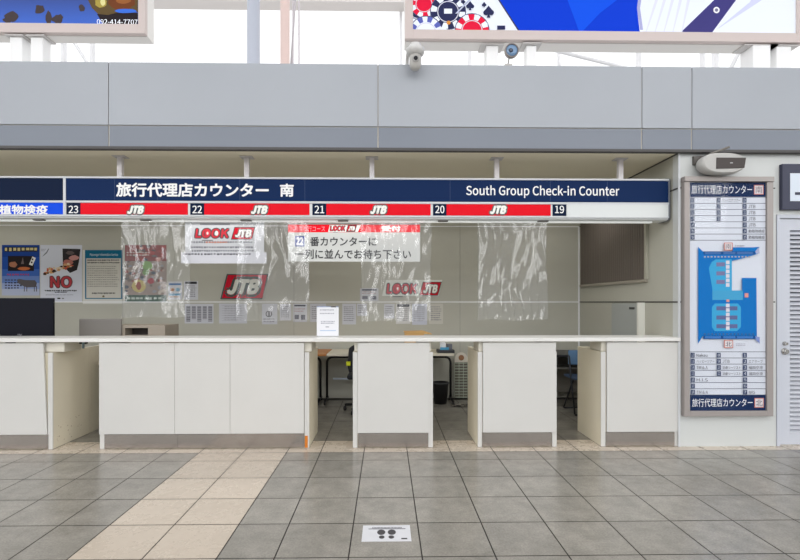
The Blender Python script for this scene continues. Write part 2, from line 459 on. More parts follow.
# right board
zb, szb = Z(38.5, YA), Z(29, YA)
fx0, sx0, sx1, fx1 = X(405, YA), X(413, YA), X(797, YA), X(805, YA)
zt2 = Z(-88, YA)
r = E('advertising_board', (X(600, YA), YA, ZT - .2), 'lit advertising board showing casino chips, blue field and white shirt with navy strap', 'billboard')
ad_box(r, fx0, fx1, zb, zt2, sx0, sx1, szb, zt2 - .09, .26)
f = Flat(YA + .02); f.c = (sx0, szb, sx1, zt2 - .09)
f.box(f.c[0], f.c[2], YA + .02, YA + .05, f.c[1], f.c[3], em((0, 56, 200), .25))
wh, dkn, rd = em((232, 238, 248)), em((42, 46, 84)), em((226, 22, 62))
f.poly([(413, 34), (520, 34), (498, 0), (455, -70), (413, -70)], wh)
f.poly([(640, 34), (637, 8), (646, -70), (797, -70), (797, 34)], wh)
f.poly([(580, 34), (600, 13), (617, 0), (660, -70), (590, -70), (560, -20)], em((8, 78, 220), .25))
f.up()
f.poly([(520, 34), (521.5, 34), (499.5, 0), (456, -70), (454.5, -70), (498, 0)], em((60, 60, 70)))
f.poly([(679, 34), (711, 34), (736, 0), (764, -70), (745, -70), (714, 0), (711, 3)], em((64, 60, 124)))
f.poly([(716, 30), (762, 0), (800, -30), (770, -40), (750, 2)], em((208, 212, 240)))
f.poly([(640, 30), (643, 30), (640, 8), (652, -70), (646, -70), (637, 8)], em((170, 172, 214)))
for a in range(5): f.poly([(645 + a*9, 34), (645.8 + a*9, 34), (658 + a*8, 0), (655 + a*8, 0)], em((222, 225, 244)))
def chip(cx, cy, R, main, spot, k=8, rot=0):
    f.disc(cx, cy, R, R, em((70, 74, 110)), 28); f.up(); f.disc(cx, cy, R * .95, R * .95, main, 28); f.up()
    for i in range(k):
        a = rot + 2*PI*i/k; da = PI / k * .5
        f.poly([(cx + q * R * math.cos(a + u*da), cy + q * R * math.sin(a + u*da)) for q, u in ((.64, -1), (.94, -1), (.97, 0), (.94, 1), (.64, 1))], spot)
    f.up(); f.disc(cx, cy, R * .60, R * .60, em((206, 208, 222)), 24); f.up(); f.disc(cx, cy, R * .55, R * .55, main, 24); f.up()
chip(424, -16, 17, dkn, wh, 8, .3); chip(452, -14, 15, rd, wh, 8, 0)
chip(418, 10, 15, dkn, wh, 8, .3); chip(424, 4, 14, rd, wh, 7, .1)
chip(448, 12, 18, dkn, wh, 8, .2); chip(426, 33, 17, wh, em((90, 100, 180)), 9, .1); chip(472, 31, 17.5, rd, wh, 8, .35)
f.rect(444, 9, 452, 14, wh); f.disc(448.5, 23, 2, 2, em((214, 140, 60)))
f.poly([(440, 27), (456, 33), (455, 35), (438, 29)], wh)
def spade(cx, cy, r, c):
    f.disc(cx - r*.42, cy + r*.15, r*.48, r*.45, c, 12); f.disc(cx + r*.42, cy + r*.15, r*.48, r*.45, c, 12)
    f.up(); f.poly([(cx - r*.85, cy + r*.05), (cx + r*.85, cy + r*.05), (cx, cy - r)], c); f.poly([(cx - r*.3, cy + r), (cx + r*.3, cy + r), (cx, cy)], c)
spade(488.5, 12, 6, dkn); spade(470, 6, 4.5, dkn); spade(484, 5, 2.6, dkn); spade(463, 2, 2.5, dkn)
f.rect(497, 26, 505, 30, dkn)
f.up(); f.poly([(455, 14), (457, 14), (500, -30), (498, -30)], em((190, 196, 220)))
f.disc(716, 10.5, 3.2, 3.2, em((236, 236, 240)), 18); f.up(); f.disc(716, 10.5, 1.7, 1.7, em((120, 118, 150)), 14)
f.build('screen', r)
for px, w in ((530, 10), (491, 12), (755, 18), (778, 15)): ad_post(r, px, w, YA + (.13 if w != 12 else .16), zb - .024, 1.9)

# ------------------------------------------------------------------ hanging header sign
ex = X(668.5, YS); zt_, zb_ = Z(178.2, YS), Z(219.5, YS)
YS1 = YS + .2
r = E('header_sign', (X(330, YS), YS, zb_), 'long navy and red hanging counter sign with white lettering under the soffit', 'sign')
body = M((222, 226, 228), .35, name='sign_body')
m = MB(); prof = [(YS, zt_), (YS, zb_ + .03), (YS + .012, zb_ + .008), (YS + .04, zb_), (YS1 - .03, zb_), (YS1, zb_ + .02), (YS1, zt_)]
m.prism([(y, z) for y, z in prof], 0, XL + .1, ex, body); m.build('sign_box', r, recalc=True)
m = MB(); m.prism([(y + (-.004 if y < YS + .1 else .004), z + (.004 if z > zb_ + .1 else -.004)) for y, z in prof], 0, ex, ex + .014, M((110, 114, 122), .4)); m.build('end_cap', r)
def bar(a, b, ya, yb, mm, nm, dy=.003, thick=.004, par=None):
    p, q = X(a, YS), X(b, YS)
    return MB().box(p, q, YS - dy - thick, YS - .0002, Z(yb, YS), Z(ya, YS), mm).build(nm, par or r)
bar(66.5, 668, 180, 201.6, navy, 'name_panel'); bar(-260, 63.5, 180, 201.6, navyd, 'name_panel')
m = MB()
for a, b in ((178, 179.6), (201.9, 203.8)): m.box(XL + .1, ex, YS - .009, YS, Z(b, YS), Z(a, YS), alu_paint)
m.box(X(63.7, YS), X(66.3, YS), YS - .0095, YS, Z(215.5, YS), Z(178, YS), alu_paint)
m.build('border_strip', r)
m = MB()
for a, b in ((215.7, 217.2),): m.box(XL + .1, ex, YS - .006, YS, Z(b, YS), Z(a, YS), alu_paint)
m.build('bottom_strip', r)
y0s, y1s = 204.2, 215.4
bar(-260, 63.5, y0s, y1s, M((0, 76, 226), .4, spec=.12), 'blue_panel')
segs = [('23', 67, 81, 188), ('22', 190.5, 204.5, 309.5), ('21', 312.5, 326.5, 430.5), ('20', 433, 446.5, 550.5), ('19', 552.5, 566, None)]
def jtb(m, px0, px1, py0, py1, Y, y, shear=.28, out=(70, 84, 84)):
    a, b = S2(px0, py1, Y), S2(px1, py0, Y)
    m.text('JTB', a[0], b[0], a[1], b[1], y, M((238, 238, 232), .4), shear=shear, bold=.032, outline=M(out, .5), ow=.045)
for num, a, b, c in segs:
    pn = bar(a, b, y0s, y1s, navyd, 'number_panel')
    mb = MB(); p, q = S2(a + 2.2, y1s - 2, YS), S2(b - 2.2, y0s + 1.6, YS); mb.text(num, p[0], q[0], p[1], q[1], YS - .0085, white, bold=.005); mb.build('number', pn)
    if c:
        pn = bar(b, c, y0s, y1s, red, 'company_panel')
        cx = {'23': 136, '22': 259.5, '21': 378.5, '20': 498}[num]
        mb = MB(); jtb(mb, cx - 9.6, cx + 9.6, y0s + .3, y1s + .1, YS, YS - .009); mb.build('company_logo', pn)
    else: bar(b + .6, 667, y0s - 1, 216.5, M((220, 224, 224), .4, spec=.2), 'blank_panel')
def lett(body, a, b, ya, yb, nm='lettering', bold=.012):
    mb = MB(); p, q = S2(a, yb, YS), S2(b, ya, YS); mb.text(body, p[0], q[0], p[1], q[1], YS - .0085, white, bold=bold); return mb.build(nm, r)
lett('旅行代理店カウンター', 116.5, 269, 183.4, 197); lett('南', 280, 294, 183.8, 197)
lett('South Group Check-in Counter', 466, 619, 186, 198, bold=.006)
lett('動植物検疫', -12, 48.5, 205, 214.4)
for px in (158, 240, 305, 450, 550, 607, 115): MB().box(X(px, YS) - .0012, X(px, YS) + .0012, YS - .0075, YS, Z(201.6, YS), Z(180, YS), M((60, 78, 112), .4)).build('panel_seam', r)
fl = MB().box(XL + .3, ex - .12, YS + .075, YS + .125, zb_ - .012, zb_ + .001, M((244, 248, 246), .4, emit=.3, name='fluorescent_diffuser')).build('light_diffuser', r)
Yp = 4.82
for px in (-30, 120.5, 247, 372, 496.5, 620):
    x = X(px, Yp)
    p = MB().box(x - .024, x + .024, Yp - .024, Yp + .024, zt_ - .001, ZS - .008, M((216, 212, 214), .4)).build('hanger_post', r, bevel=.004)
    MB().box(x - .062, x + .062, Yp - .05, Yp + .05, ZS - .009, ZS - .0005, M((200, 196, 196), .4)).build('ceiling_flange', p, bevel=.003)
for px in (39, 146, 246, 343, 443, 543):
    x = X(px, YS + .05); MB().box(x - .05, x + .05, YS + .03, YS + .075, zb_ - .012, zb_ - .0005, M((96, 94, 92), .5)).build('clip', r, bevel=.003)

# ------------------------------------------------------------------ clear vinyl sheets
vinyl = clear_mat('clear_vinyl', .055, .09, bump=.18, ior=1.55)
def vinyl_sheet(px0, px1, pyb, Yv, seed, label):
    xa, xb = X(px0, Yv), X(px1, Yv); zt = zb_ - .0008; zb = Z(pyb, Yv, (px0 + px1) / 2)
    bm = bmesh.new(); nx, nz = 70, 70; V = []
    for j in range(nz + 1):
        row = []
        v = j / nz
        for i in range(nx + 1):
            u = i / nx
            gather = math.exp(-3.2 * v)
            N = lambda p, q, w: noise.noise(Vector((p, q, seed * w)))
            uw = u + .10 * N(u * 2.2, v * 2.0, 1.1) + .05 * N(u * 5, v * 4, 2.3)
            y = .014 * gather * math.sin(uw * 46 + seed)
            y += (.020 + .018 * v) * (abs(N(uw * 8.5, v * .9, 3.1)) * 2 - .5)
            y += .010 * (abs(N(uw * 14 + v * 2, v * 1.6, 5.7)) * 2 - .5)
            y += .014 * N(u * 2.0, v * 3.0, 4.4) + .004 * N(u * 12 + v * 5, v * 7, 6.1)
            xx = xa + (xb - xa) * (u + .018 * math.sin(v * 5 + seed) * (u - .5))
            if j == 0: y *= .4
            row.append(bm.verts.new((xx, Yv + y, zt + (zb - zt) * v - .006 * math.sin(u * 9 + seed) * v)))
        V.append(row)
    for j in range(nz):
        for i in range(nx):
            f = bm.faces.new((V[j][i], V[j+1][i], V[j+1][i+1], V[j][i+1])); f.smooth = True
    me = bpy.data.meshes.new('vinyl_sheet'); bm.to_mesh(me); bm.free(); me.materials.append(vinyl)
    o = bpy.data.objects.new('vinyl_sheet', me); COL.objects.link(o)
    tag(o, label, 'plastic sheet', 'clear vinyl sheets hanging from the sign')
    # the hem and side seams
    return o
VY = YS + .045
vinyl_sheet(122, 191, 317, VY, 1.3, 'wrinkled clear vinyl sheet hanging below number 23, over the red food poster')
vinyl_sheet(237, 309, 321, VY, 4.1, 'wrinkled clear vinyl sheet hanging over right end of the first logo notice')
vinyl_sheet(361, 431, 321, VY, 7.7, 'wrinkled clear vinyl sheet hanging over right end of the queue notice')
vinyl_sheet(478, 547, 320, VY, 9.2, 'wrinkled clear vinyl sheet hanging below number 20, rightmost of the sheets')

# notices hanging below the sign
YN = YS + .14
dkt = (60, 60, 66)
def look(f, x0, y0, x1, y1, xm):
    """LOOK lettering up to xm and the slanted red logo after it"""
    w = xm - x0; s_ = w / 4.1
    f.t('LOOK', x0, y0 + (y1 - y0) * .06, xm - s_ * .1, y1 - (y1 - y0) * .06, (206, 28, 48), shear=.12, bold=.012, outline=M((66, 60, 64)), ow=.03)
    f.up(); f.disc(x0 + 1.5 * s_, (y0 + y1) / 2, s_ * .3, (y1 - y0) * .3, (214, 60, 74), 14); f.disc(x0 + 2.5 * s_, (y0 + y1) / 2, s_ * .2, (y1 - y0) * .2, (230, 228, 226), 14)
    f.up(); f.disc(x0 + 1.5 * s_, (y0 + y1) / 2, s_ * .12, (y1 - y0) * .12, (236, 214, 214), 10)
    k = (y1 - y0) * .28
    f.poly([(xm, y1), (x1 - k, y1), (x1, y0), (xm + k, y0)], (64, 66, 68)); f.up()
    f.poly([(xm + .9, y1 - .7), (x1 - k - .5, y1 - .7), (x1 - 1, y0 + .7), (xm + k + .6, y0 + .7)], (204, 22, 44)); f.up().up()
    f.t('JTB', xm + k * .8 + .4, y0 + (y1 - y0) * .14, x1 - k * .9, y1 - (y1 - y0) * .12, (236, 236, 230), shear=.28, bold=.025, outline=M((80, 84, 86)), ow=.03); f.up()
    f.rect(x0 + s_ * .9, y1 + (y1-y0)*.03, x0 + s_ * 2.1, y1 + (y1-y0)*.1, (110, 110, 112))
f = Flat(YN, (185, 221.85, 264, 263), m=M((200, 202, 206), .7)); f.rect(200, 223.5, 230, 225, (150, 150, 156)); f.up()
look(f, 194, 227, 255.5, 239.6, 231)
f.up(); f.rows(191, 241.3, 257, 251.5, 2, (120, 120, 128), dash=2.6, fill=.4); f.rows(192, 250, 257, 253, 1, (120, 120, 128), dash=2.4, fill=.6)
f.rows(206, 241.6, 232, 244.5, 1, (206, 120, 90), dash=2.8, fill=.6)
s2 = Flat(YN - .003, (181, 252.4, 266.5, 263.4), m=M((204, 205, 212), .7)); s2.rows(185, 253.3, 262, 256, 1, (90, 90, 98), dash=3.2, fill=.7)
n_ = E('paper_notice', (X(225, YN), YN, Z(263, YN)), 'white paper notice with red slanted logo and small text hanging below number 22', 'notice')
f.build('notice_sheet', n_); s2.build('lower_strip', n_)
f = Flat(YN, (288, 221.9, 420, 261.5), m=M((206, 208, 205), .6))
f.rect(288, 224.5, 420, 232.3, red); f.up()
f.t('海外旅行コース', 294, 226, 325, 231.4, (238, 150, 160)); f.t('受付', 381, 225.5, 401, 231.6, (240, 240, 240), bold=.02)
f.poly([(328, 232), (358, 232), (361, 225), (330, 225)], (236, 236, 232)); f.up(); look(f, 329.5, 225, 357, 231.8, 346)
f.rect(295, 236, 304.5, 246.5, (40, 70, 150)); f.up()
f.t('22', 296, 237, 303.5, 245.5, (240, 240, 244), bold=.03)
f.t('番カウンターに', 310, 237, 376.5, 246.2, (48, 50, 54), bold=.006)
f.t('一列に並んでお待ち下さい', 295, 249.5, 411, 259, (48, 50, 54), bold=.006)
tag(f.build('queue_notice'), 'white queue notice with red heading band and large black Japanese text', 'notice')

# ------------------------------------------------------------------ counters
def XC(px): return X(px, YC)
zp_top, zf_top, zk = Z(352, YC, 477), .999, Z(433, YC)
def counter(c0, c1, s0, s1, label, k0, k1, left_out, right_out, joints=(), name='check_in_counter', c1b=None):
    """c0..c1 face; s0..s1 outer sides; k0..k1 kick plate (all photo px on the front plane)"""
    r = E(name, ((XC(s0) + XC(s1)) / 2, YC + .3, 0), label, 'counter', 'white check-in counter units')
    m = MB(); cuts = [c0] + list(joints) + [c1]
    for i, (a, b) in enumerate(zip(cuts, cuts[1:])):
        xa, xb = XC(a) + (.0012 if i else 0), XC(b) - (.0012 if b != c1 else 0)
        xbb = XC(c1b) if (c1b and b == c1) else xb
        m.prism([(xa, zk), (xbb, zk), (xb, zf_top), (xa, zf_top)], 1, YC, YC + .02, laminate)
    m.build('front_panel', r, bevel=.0015)
    th = .043
    for side, x, out in ((-1, s0, left_out), (1, s1, right_out)):
        xa = XC(x); xi = xa - side * th
        MB().box(xa, xi, YC + .021, YC + .58, .002, zp_top, cream).build('side_panel', r, bevel=.001)
        MB().box(xa, xi, YC + .008, YC + .0208, .002, zp_top, laminate).build('edge_strip', r, bevel=.001)
        MB().box(xa + side * {52: .09, 309: .02}.get(x, -.012), xi - side * .1, YC + .035, YC + .3, zp_top + .001, 1.008, M((214, 210, 198), .5)).build('support_block', r, bevel=.01)
        MB().box(xa + side * .001, xi, YC + .01, YC + .56, 0, .0019, darkj).build('foot_strip', r)
    m = MB(); ks = [k0] + ([177.5] if 174.5 in joints else []) + [k1]
    for a, b in zip(ks, ks[1:]): m.box(XC(a) + .001, XC(b) - .001, YC + .004, YC + .02, .008, zk - .004, steel)
    m.build('kick_plate', r)
    MB().box(XC(s0) + th, XC(s1) - th, YC + .022, YC + .57, zp_top - .03, zp_top - .002, M((200, 192, 170), .6)).build('inner_shelf', r)
    MB().box(XC(s0) + th, XC(s1) - th, YC + .022, YC + .04, .0, zp_top - .031, M((200, 192, 170), .6)).build('inner_board', r)
    return r
c1 = counter(-230, 43, -234, 52, 'white counter unit furthest left with scuffed cream side panel', -226, 48, False, True, (-80,), c1b=47)
m = MB(); xx = XC(52); m.box(xx - .04, xx - .003, YC + .592, YC + 1.0, .002, zp_top, cream); m.build('rear_panel', c1)
m = MB()
for _ in range(26):
    yy = YC + random.uniform(.05, .45); z = abs(random.gauss(0, .13)) + .03; s_ = random.uniform(.003, .011)
    m.face([(xx + .0006, yy, z), (xx + .0006, yy + s_, z + s_*.4), (xx + .0006, yy + s_*.7, z + s_), (xx + .0006, yy - s_*.2, z + s_*.6)], M((128, 98, 62), .8))
m.build('scuff_marks', c1)['kind'] = 'stuff'
m = MB(); xl, yl_ = X(73, 4.95), 4.95
m.box(xx + .06, xx + .15, 4.86, 4.9, zf_top - .03, zf_top + .001, blackm); m.box(xx + .155, xx + .167, 4.8, 4.82, zf_top - .07, zf_top + .001, M((120, 140, 150), .3, .6)); m.build('latch', c1)
c2 = counter(99, 304, 99.3, 309, 'longest white counter unit with vertical joints and orange tape on corner', 104, 304, False, True, (174.5, 230))
xx = XC(306.3); MB().box(xx - .015, xx + .013, YC + .0065, YC + .0078, .005, Z(435.5, YC), M((200, 114, 12), .5)).build('orange_tape', c2)['label'] = 'orange tape'
counter(357.5, 429.5, 352.8, 433, 'narrow white counter unit in the middle, behind the floor sticker', 358, 428.5, False, False)
counter(483, 556, 478, 557, 'narrow white counter unit below number 20, second from the right', 482, 552, True, False)
counter(607, 678, 601.5, 679, 'white counter unit at far right against the wall corner', 606, 675, True, False)
ct = MB().box(XL + .1, XR + .005, YC - .02, YC + .34, 1.0095, Z(338, YC - .02), M((224, 223, 220), .3, name='countertop_laminate')).build('countertop', bevel=.004)
tag(ct, 'continuous narrow off-white countertop running over all the counter units', 'countertop')

# ------------------------------------------------------------------ things on and behind the counter
ztop = Z(338, YC - .02)
# monitor
Ym = 5.02; r = E('computer_monitor', (X(0, Ym), Ym + .03, zp_top), 'large black flat monitor at far left behind the countertop', 'monitor')
MB().box(X(-40, Ym), X(53, Ym), Ym, Ym + .03, .985, Z(298, Ym, 20), M((20, 21, 30), .5, spec=.12, name='black_screen')).build('screen_panel', r, bevel=.004)
MB().box(X(-39, Ym), X(52, Ym), Ym - .003, Ym - .0001, .988, 1.0, M((52, 54, 62), .3)).build('lower_bezel', r)
MB().text('Hy', X(18, Ym), X(22, Ym), Z(335.4, Ym), Z(333.2, Ym), Ym - .004, M((190, 190, 195), .3, .5)).build('badge', r)
MB().box(X(3, Ym), X(12, Ym), Ym + .03, Ym + .05, zp_top + .012, 1.15, blackp).build('stand_neck', r, bevel=.003)
MB().box(X(-12, Ym), X(26, Ym), Ym - .04, Ym + .12, zp_top - .0015, zp_top + .012, blackp).build('stand_base', r, bevel=.003)
# printer on a low desk behind
Yk = 5.35
r = E('low_desk', (X(120, 5.5), 5.55, 0), 'low beige staff desk hidden behind the longest counter unit', 'desk')
MB().box(X(102, Yk), X(190, Yk), Yk - .08, Yk + .6, .71, .74, M((196, 186, 164), .5)).build('desk_top', r)
for x in (X(103, Yk), X(186, Yk)):
    for y in (Yk - .04, Yk + .55): MB().box(x, x + .03, y, y + .03, 0, .709, blackm).build('leg', r)
r = E('office_printer', (X(125, Yk), Yk + .2, .74), 'beige office printer with dark paper slot behind the counter', 'printer')
pz = Z(325.2, Yk, 140)
m = MB(); a, b = X(103, Yk), X(165, Yk); s0, s1 = X(125, Yk), X(148, Yk); q0, q1 = Z(335, Yk), Z(328, Yk, 130)
bm_ = M((160, 150, 138), .5)
m.box(a, s0, Yk, Yk + .35, .741, pz, bm_); m.box(s1, b, Yk, Yk + .35, .741, pz, bm_); m.box(s0, s1, Yk, Yk + .35, q1, pz, bm_); m.box(s0, s1, Yk, Yk + .35, .741, q0, bm_); m.box(s0, s1, Yk + .15, Yk + .35, q0, q1, M((48, 40, 36), .6))
m.build('casing', r)
m = MB(); m.box(X(80, Yk - .01), X(122, Yk - .01), Yk - .03, Yk - .001, .98, Z(318.5, Yk), M((124, 120, 116), .5)); m.build('reflection_slab', r, bevel=.01)  # grey slab stands in for a blurry reflection left of the slot
# acrylic shield edge at x=123
# standing notice
Yn = 4.78
r = E('standing_notice', (X(327.5, Yn), Yn, ztop), 'white framed notice standing on the countertop over the left gap', 'notice')
zt__ = Z(306.3, Yn)
f = Flat(Yn, (316.8, 306.3, 338.6, 336), thick=.004, m=paper)
f.rect(316.8, 306.3, 338.6, 307.2, (150, 162, 190)); f.rect(331, 305, 336, 307.4, (90, 90, 98))
f.rows(320, 309.5, 336, 316.5, 2, (140, 142, 156), dash=1.6, fill=.3); f.rows(321, 321, 335.5, 324.5, 2, (130, 132, 150), dash=1.6, fill=.5); f.rect(325.5, 326.5, 329, 327.3, (140, 142, 156)); f.rect(320, 330.2, 336, 331, (170, 190, 220))
o = f.build('notice_sheet', r)
MB().box(X(317, Yn), X(338.4, Yn), Yn - .01, Yn + .07, ztop, ztop + .004, clear_mat('acrylic', .25, .05)).build('acrylic_foot', r)

# desks at the back wall
def desk(x0, x1, y0, y1, z, label, topm, legs):
    r = E('office_desk', ((x0 + x1)/2, (y0+y1)/2, 0), label, 'desk', 'office desks along the back wall')
    MB().box(x0, x1, y0, y1, z - .028, z, topm).build('desk_top', r, bevel=.003)
    for x, d in legs:
        m = MB(); yl = y1 - .14
        m.tube([(x, yl, .04), (x, yl, z - .1), (x + d * .3, yl, z - .1)], .017, blackm, bend=.09)
        m.tube([(x + d*.28, yl, z - .1), (x + d * .28, yl, z - .03)], .014, blackm)
        m.build('leg', r)
        MB().tube([(x, yl - .28, .045), (x, yl + .1, .045)], .017, blackm).build('foot_bar', r)
        for yy in (yl - .26, yl + .08): MB().lathe((x - .012, yy, .024), [(.024, 0), (.024, .024)], blackp, ax=0, n=16).build('castor', r)
    return r
Yd = 6.25
deskB = desk(X(326.6, Yd), X(454, Yd), Yd, 6.93, .715, 'beige topped office desk seen through the gaps beside the middle unit', M((208, 202, 186), .5), ((X(327, 6.79), 1), (X(450.5, 6.79), -1)))
MB().box(X(333, 6.85), X(400, 6.85), 6.85, 6.87, Z(379.5, 6.85), Z(377.8, 6.85), M((196, 206, 220), .3, .3)).build('cross_bar', deskB)
deskA = desk(X(270, Yd), X(326, Yd), Yd, 6.93, .715, 'brown wood topped office desk behind the longest unit', M((176, 118, 66), .5), ((X(274, 6.79), 1), (X(320.5, 6.79), -1)))
deskC = desk(X(530, Yd), X(640, Yd), Yd, 6.9, .70, 'black edged office desk in the right gap by the wall', M((44, 44, 48), .4), ((X(534, 6.79), 1), (X(636, 6.79), -1)))
MB().box(X(532, 6.5), X(638, 6.5), 6.5, 6.86, .48, .5, M((150, 148, 142), .5)).build('lower_shelf', deskC)
MB().box(X(532, 6.86), X(638, 6.86), 6.865, 6.88, .1, .66, M((120, 116, 108), .6)).build('modesty_panel', deskC)

# swivel chair
cx, cy = X(364, 6.2), 6.15
r = E('swivel_chair', (cx, cy, 0), 'black swivel chair half hidden behind the middle counter unit', 'chair')
m = MB()
for k in range(5):
    a = 2*PI*k/5 + .4; ex_, ey = cx + .25*math.cos(a), cy + .25*math.sin(a)
    MB().tube([(cx, cy, .1), (ex_, ey, .075)], .017, blackp).build('base_arm', r)
    MB().lathe((ex_ - .02, ey, .029), [(.02, 0), (.029, .008), (.029, .032), (.02, .04)], blackp, ax=0, n=16).build('castor', r)
MB().cyl((cx, cy, .08), .024, .35, blackm).build('gas_lift', r)
MB().box(cx - .2, cx + .2, cy - .2, cy + .2, .43, .49, M((34, 36, 42), .8)).build('seat', r, bevel=.025)
MB().prism([(cx - .17, .53), (cx + .17, .53), (cx + .19, .62), (cx + .17, .82), (cx + .12, .86), (cx - .12, .86), (cx - .17, .82), (cx - .19, .62)], 1, cy - .26, cy - .21, M((30, 31, 36), .8)).build('backrest', r, bevel=.015)
MB().tube([(cx, cy - .05, .44), (cx, cy - .28, .44), (cx, cy - .24, .6)], .014, blackm, bend=.06).build('back_support', r)
MB().box(cx - .20, cx - .15, cy - .28, cy - .265, .615, .665, M((214, 220, 30), .5)).build('yellow_tag', r)['label'] = 'yellow tag on chair'

# wastebasket
wx, wy = X(440.5, 6.62), 6.62
r = E('wastebasket', (wx, wy, 0), 'black wastebasket on the floor under the desk, right of the middle unit', 'bin')
MB().lathe((wx, wy, 0), [(.0, .012), (.078, .012), (.082, 0), (.086, 0), (.112, .27), (.116, .275), (.116, .285), (.106, .285), (.08, .02), (.0, .02)], blackp, closed=False).build('bin_body', r)
m = MB().lathe((wx, wy, .28), [(.104, 0), (.119, -.01), (.119, .01), (.104, .012)], M((60, 62, 64), .6), closed=False); m.build('bag_rim', r)

# wire rack with rounded head
Yr = 6.93; rx0, rx1 = X(454.5, Yr), X(467.5, Yr); rz1 = Z(361.5, Yr)
r = E('wire_rack', ((rx0 + rx1)/2, Yr - .02, 0), 'tall narrow white wire rack with rounded header leaning by the back wall', 'rack')
m = MB(); wr = M((196, 206, 190), .4)
for x in (rx0, (rx0*2+rx1)/3, (rx0+2*rx1)/3, rx1): m.tube([(x, Yr - .02, .012), (x, Yr - .02, rz1)], .0035, wr, n=6)
for k in range(13): z = .03 + (rz1 - .05) * k / 12; m.tube([(rx0, Yr - .02, z), (rx1, Yr - .02, z)], .003, wr, n=6); m.tube([(rx0, Yr - .02, z), (rx0, Yr - .07, z), (rx1, Yr - .07, z), (rx1, Yr - .02, z)], .0025, wr, n=6)
m.build('wire_frame', r)
MB().box(rx0 + .004, rx1 - .004, Yr - .016, Yr - .012, .03, rz1, M((112, 108, 98), .7)).build('gap_shade', r)  # grey sheet added for the dark depth between the wires
cxr, rr = (rx0 + rx1)/2, (rx1 - rx0)/2 + .004
pts = [(cxr - rr, rz1 - .01), (cxr + rr, rz1 - .01)] + [(cxr + rr * math.cos(a), rz1 + .02 + rr * 1.15 * math.sin(a)) for a in [PI * k / 12 for k in range(13)]]
MB().prism(pts, 1, Yr - .026, Yr - .02, M((214, 208, 196), .5)).build('header_card', r)
MB().lathe((cxr, Yr - .0275, rz1 + .055), [(.04, 0), (.04, .001)], M((150, 106, 74), .5), ax=1).build('round_emblem', r)
# device on desk
dx0, dx1 = X(437, 6.4), X(454, 6.4)
r = E('desk_organiser', ((dx0+dx1)/2, 6.4, .715), 'black desk tray with white and blue items on the beige desk', 'desk tray')
MB().box(dx0, dx1, 6.33, 6.52, .7155, .755, M((40, 42, 48), .5)).build('tray', r, bevel=.006)
MB().box(dx0 + .04, dx0 + .11, 6.36, 6.45, .756, .85, M((214, 216, 220), .5)).build('white_box', r, bevel=.004)
MB().box(dx0 + .035, dx0 + .15, 6.345, 6.359, .757, .79, M((70, 150, 190), .5)).build('blue_card', r)
MB().box(dx0 + .13, dx0 + .2, 6.38, 6.46, .756, .83, M((96, 98, 106), .5)).build('grey_box', r, bevel=.004)
# cardboard box on the desk
Yb_ = 6.45
r = E('cardboard_box', (X(417, Yb_), Yb_ + .1, .715), 'brown cardboard box just showing above the countertop near the middle', 'box')
MB().box(X(405, Yb_), X(424, Yb_), Yb_, Yb_ + .25, .7155, Z(332.3, Yb_), M((206, 164, 104), .8)).build('box_body', r)
MB().prism([(X(404, Yb_), Z(332, Yb_)), (X(424, Yb_), Z(331.4, Yb_)), (X(432, Yb_), Z(334, Yb_)), (X(432, Yb_), Z(334.6, Yb_)), (X(404, Yb_), Z(332.2, Yb_))], 1, Yb_ + .001, Yb_ + .25, M((214, 172, 110), .8)).build('lid', r)
# cable tangle
m = MB()
for k in range(5):
    pts = []
    for t in range(9): pts.append((X(452.5 + t * 2.0, 6.5) + random.uniform(-.02, .03), 6.42 + random.uniform(-.09, .09), .012 + random.uniform(0, .02)))
    m.tube(pts, .006, M(((40, 38, 38), (150, 144, 134), (60, 54, 50))[k % 3], .5), n=6, bend=.08)
tag(m.build('cable_tangle'), 'tangled black and grey cables on the floor by the wire rack', 'cables')
# folding chair
fx, fy = X(587, 5.95), 5.95
r = E('folding_chair', (fx, fy, 0), 'dark pipe framed folding chair with blue backrest in the right gap', 'chair')
pm = M((50, 52, 56), .3, .6)
for s_ in (-.19, .19):
    MB().tube([(fx + s_, fy - .1, .02), (fx + s_, fy + .02, .42), (fx + s_, fy + .1, .78)], .011, pm, bend=.1).build('leg', r)
    MB().tube([(fx + s_ * .9, fy + .32, .02), (fx + s_ * .9, fy - .02, .45)], .011, pm, bend=.02).build('leg', r)
MB().tube([(fx - .19, fy - .1, .014), (fx + .19, fy - .1, .014)], .011, pm).build('stretcher', r)
MB().tube([(fx - .171, fy + .32, .014), (fx + .171, fy + .32, .014)], .011, pm).build('stretcher', r)
MB().box(fx - .19, fx + .19, fy - .08, fy + .27, .43, .46, M((52, 70, 96), .6)).build('seat', r, bevel=.01)
MB().box(fx - .2, fx + .2, fy + .075, fy + .1, .6, .78, M((92, 128, 166), .6)).build('backrest', r, bevel=.01)

# ------------------------------------------------------------------ posters and papers on the back wall
YP = YB - .0025
def poster(f, label, name='poster', cat='poster', group=None):
    o = f.build(name); return tag(o, label, cat, group)
f = Flat(YP, (2, 245, 39.5, 295.5), m=M((60, 96, 168), .6))
for i, c in enumerate(((24, 62, 140), (34, 76, 160), (60, 98, 176), (104, 132, 194), (150, 166, 208), (178, 186, 210))):
    f.rect(2, 245 + [0, 12, 24, 31, 38, 44][i], 39.5, 245 + [12, 24, 31, 38, 44, 50.6][i], c)
f.up(); f.rect(4.5, 247, 37.5, 251.8, (40, 44, 60)); f.rect(8, 256, 34, 271, (34, 28, 30)); f.up()
f.rows(5, 247.8, 37, 251.4, 1, (206, 190, 130), dash=4.2, fill=.9, ragged=0)
f.disc(13, 264.5, 4, 3, (170, 116, 90), 12, .15); f.disc(24, 268.5, 6, 1.8, (196, 110, 66), 14, .1); f.poly([(21, 264), (24, 264), (23, 257)], (110, 96, 96)); f.up()
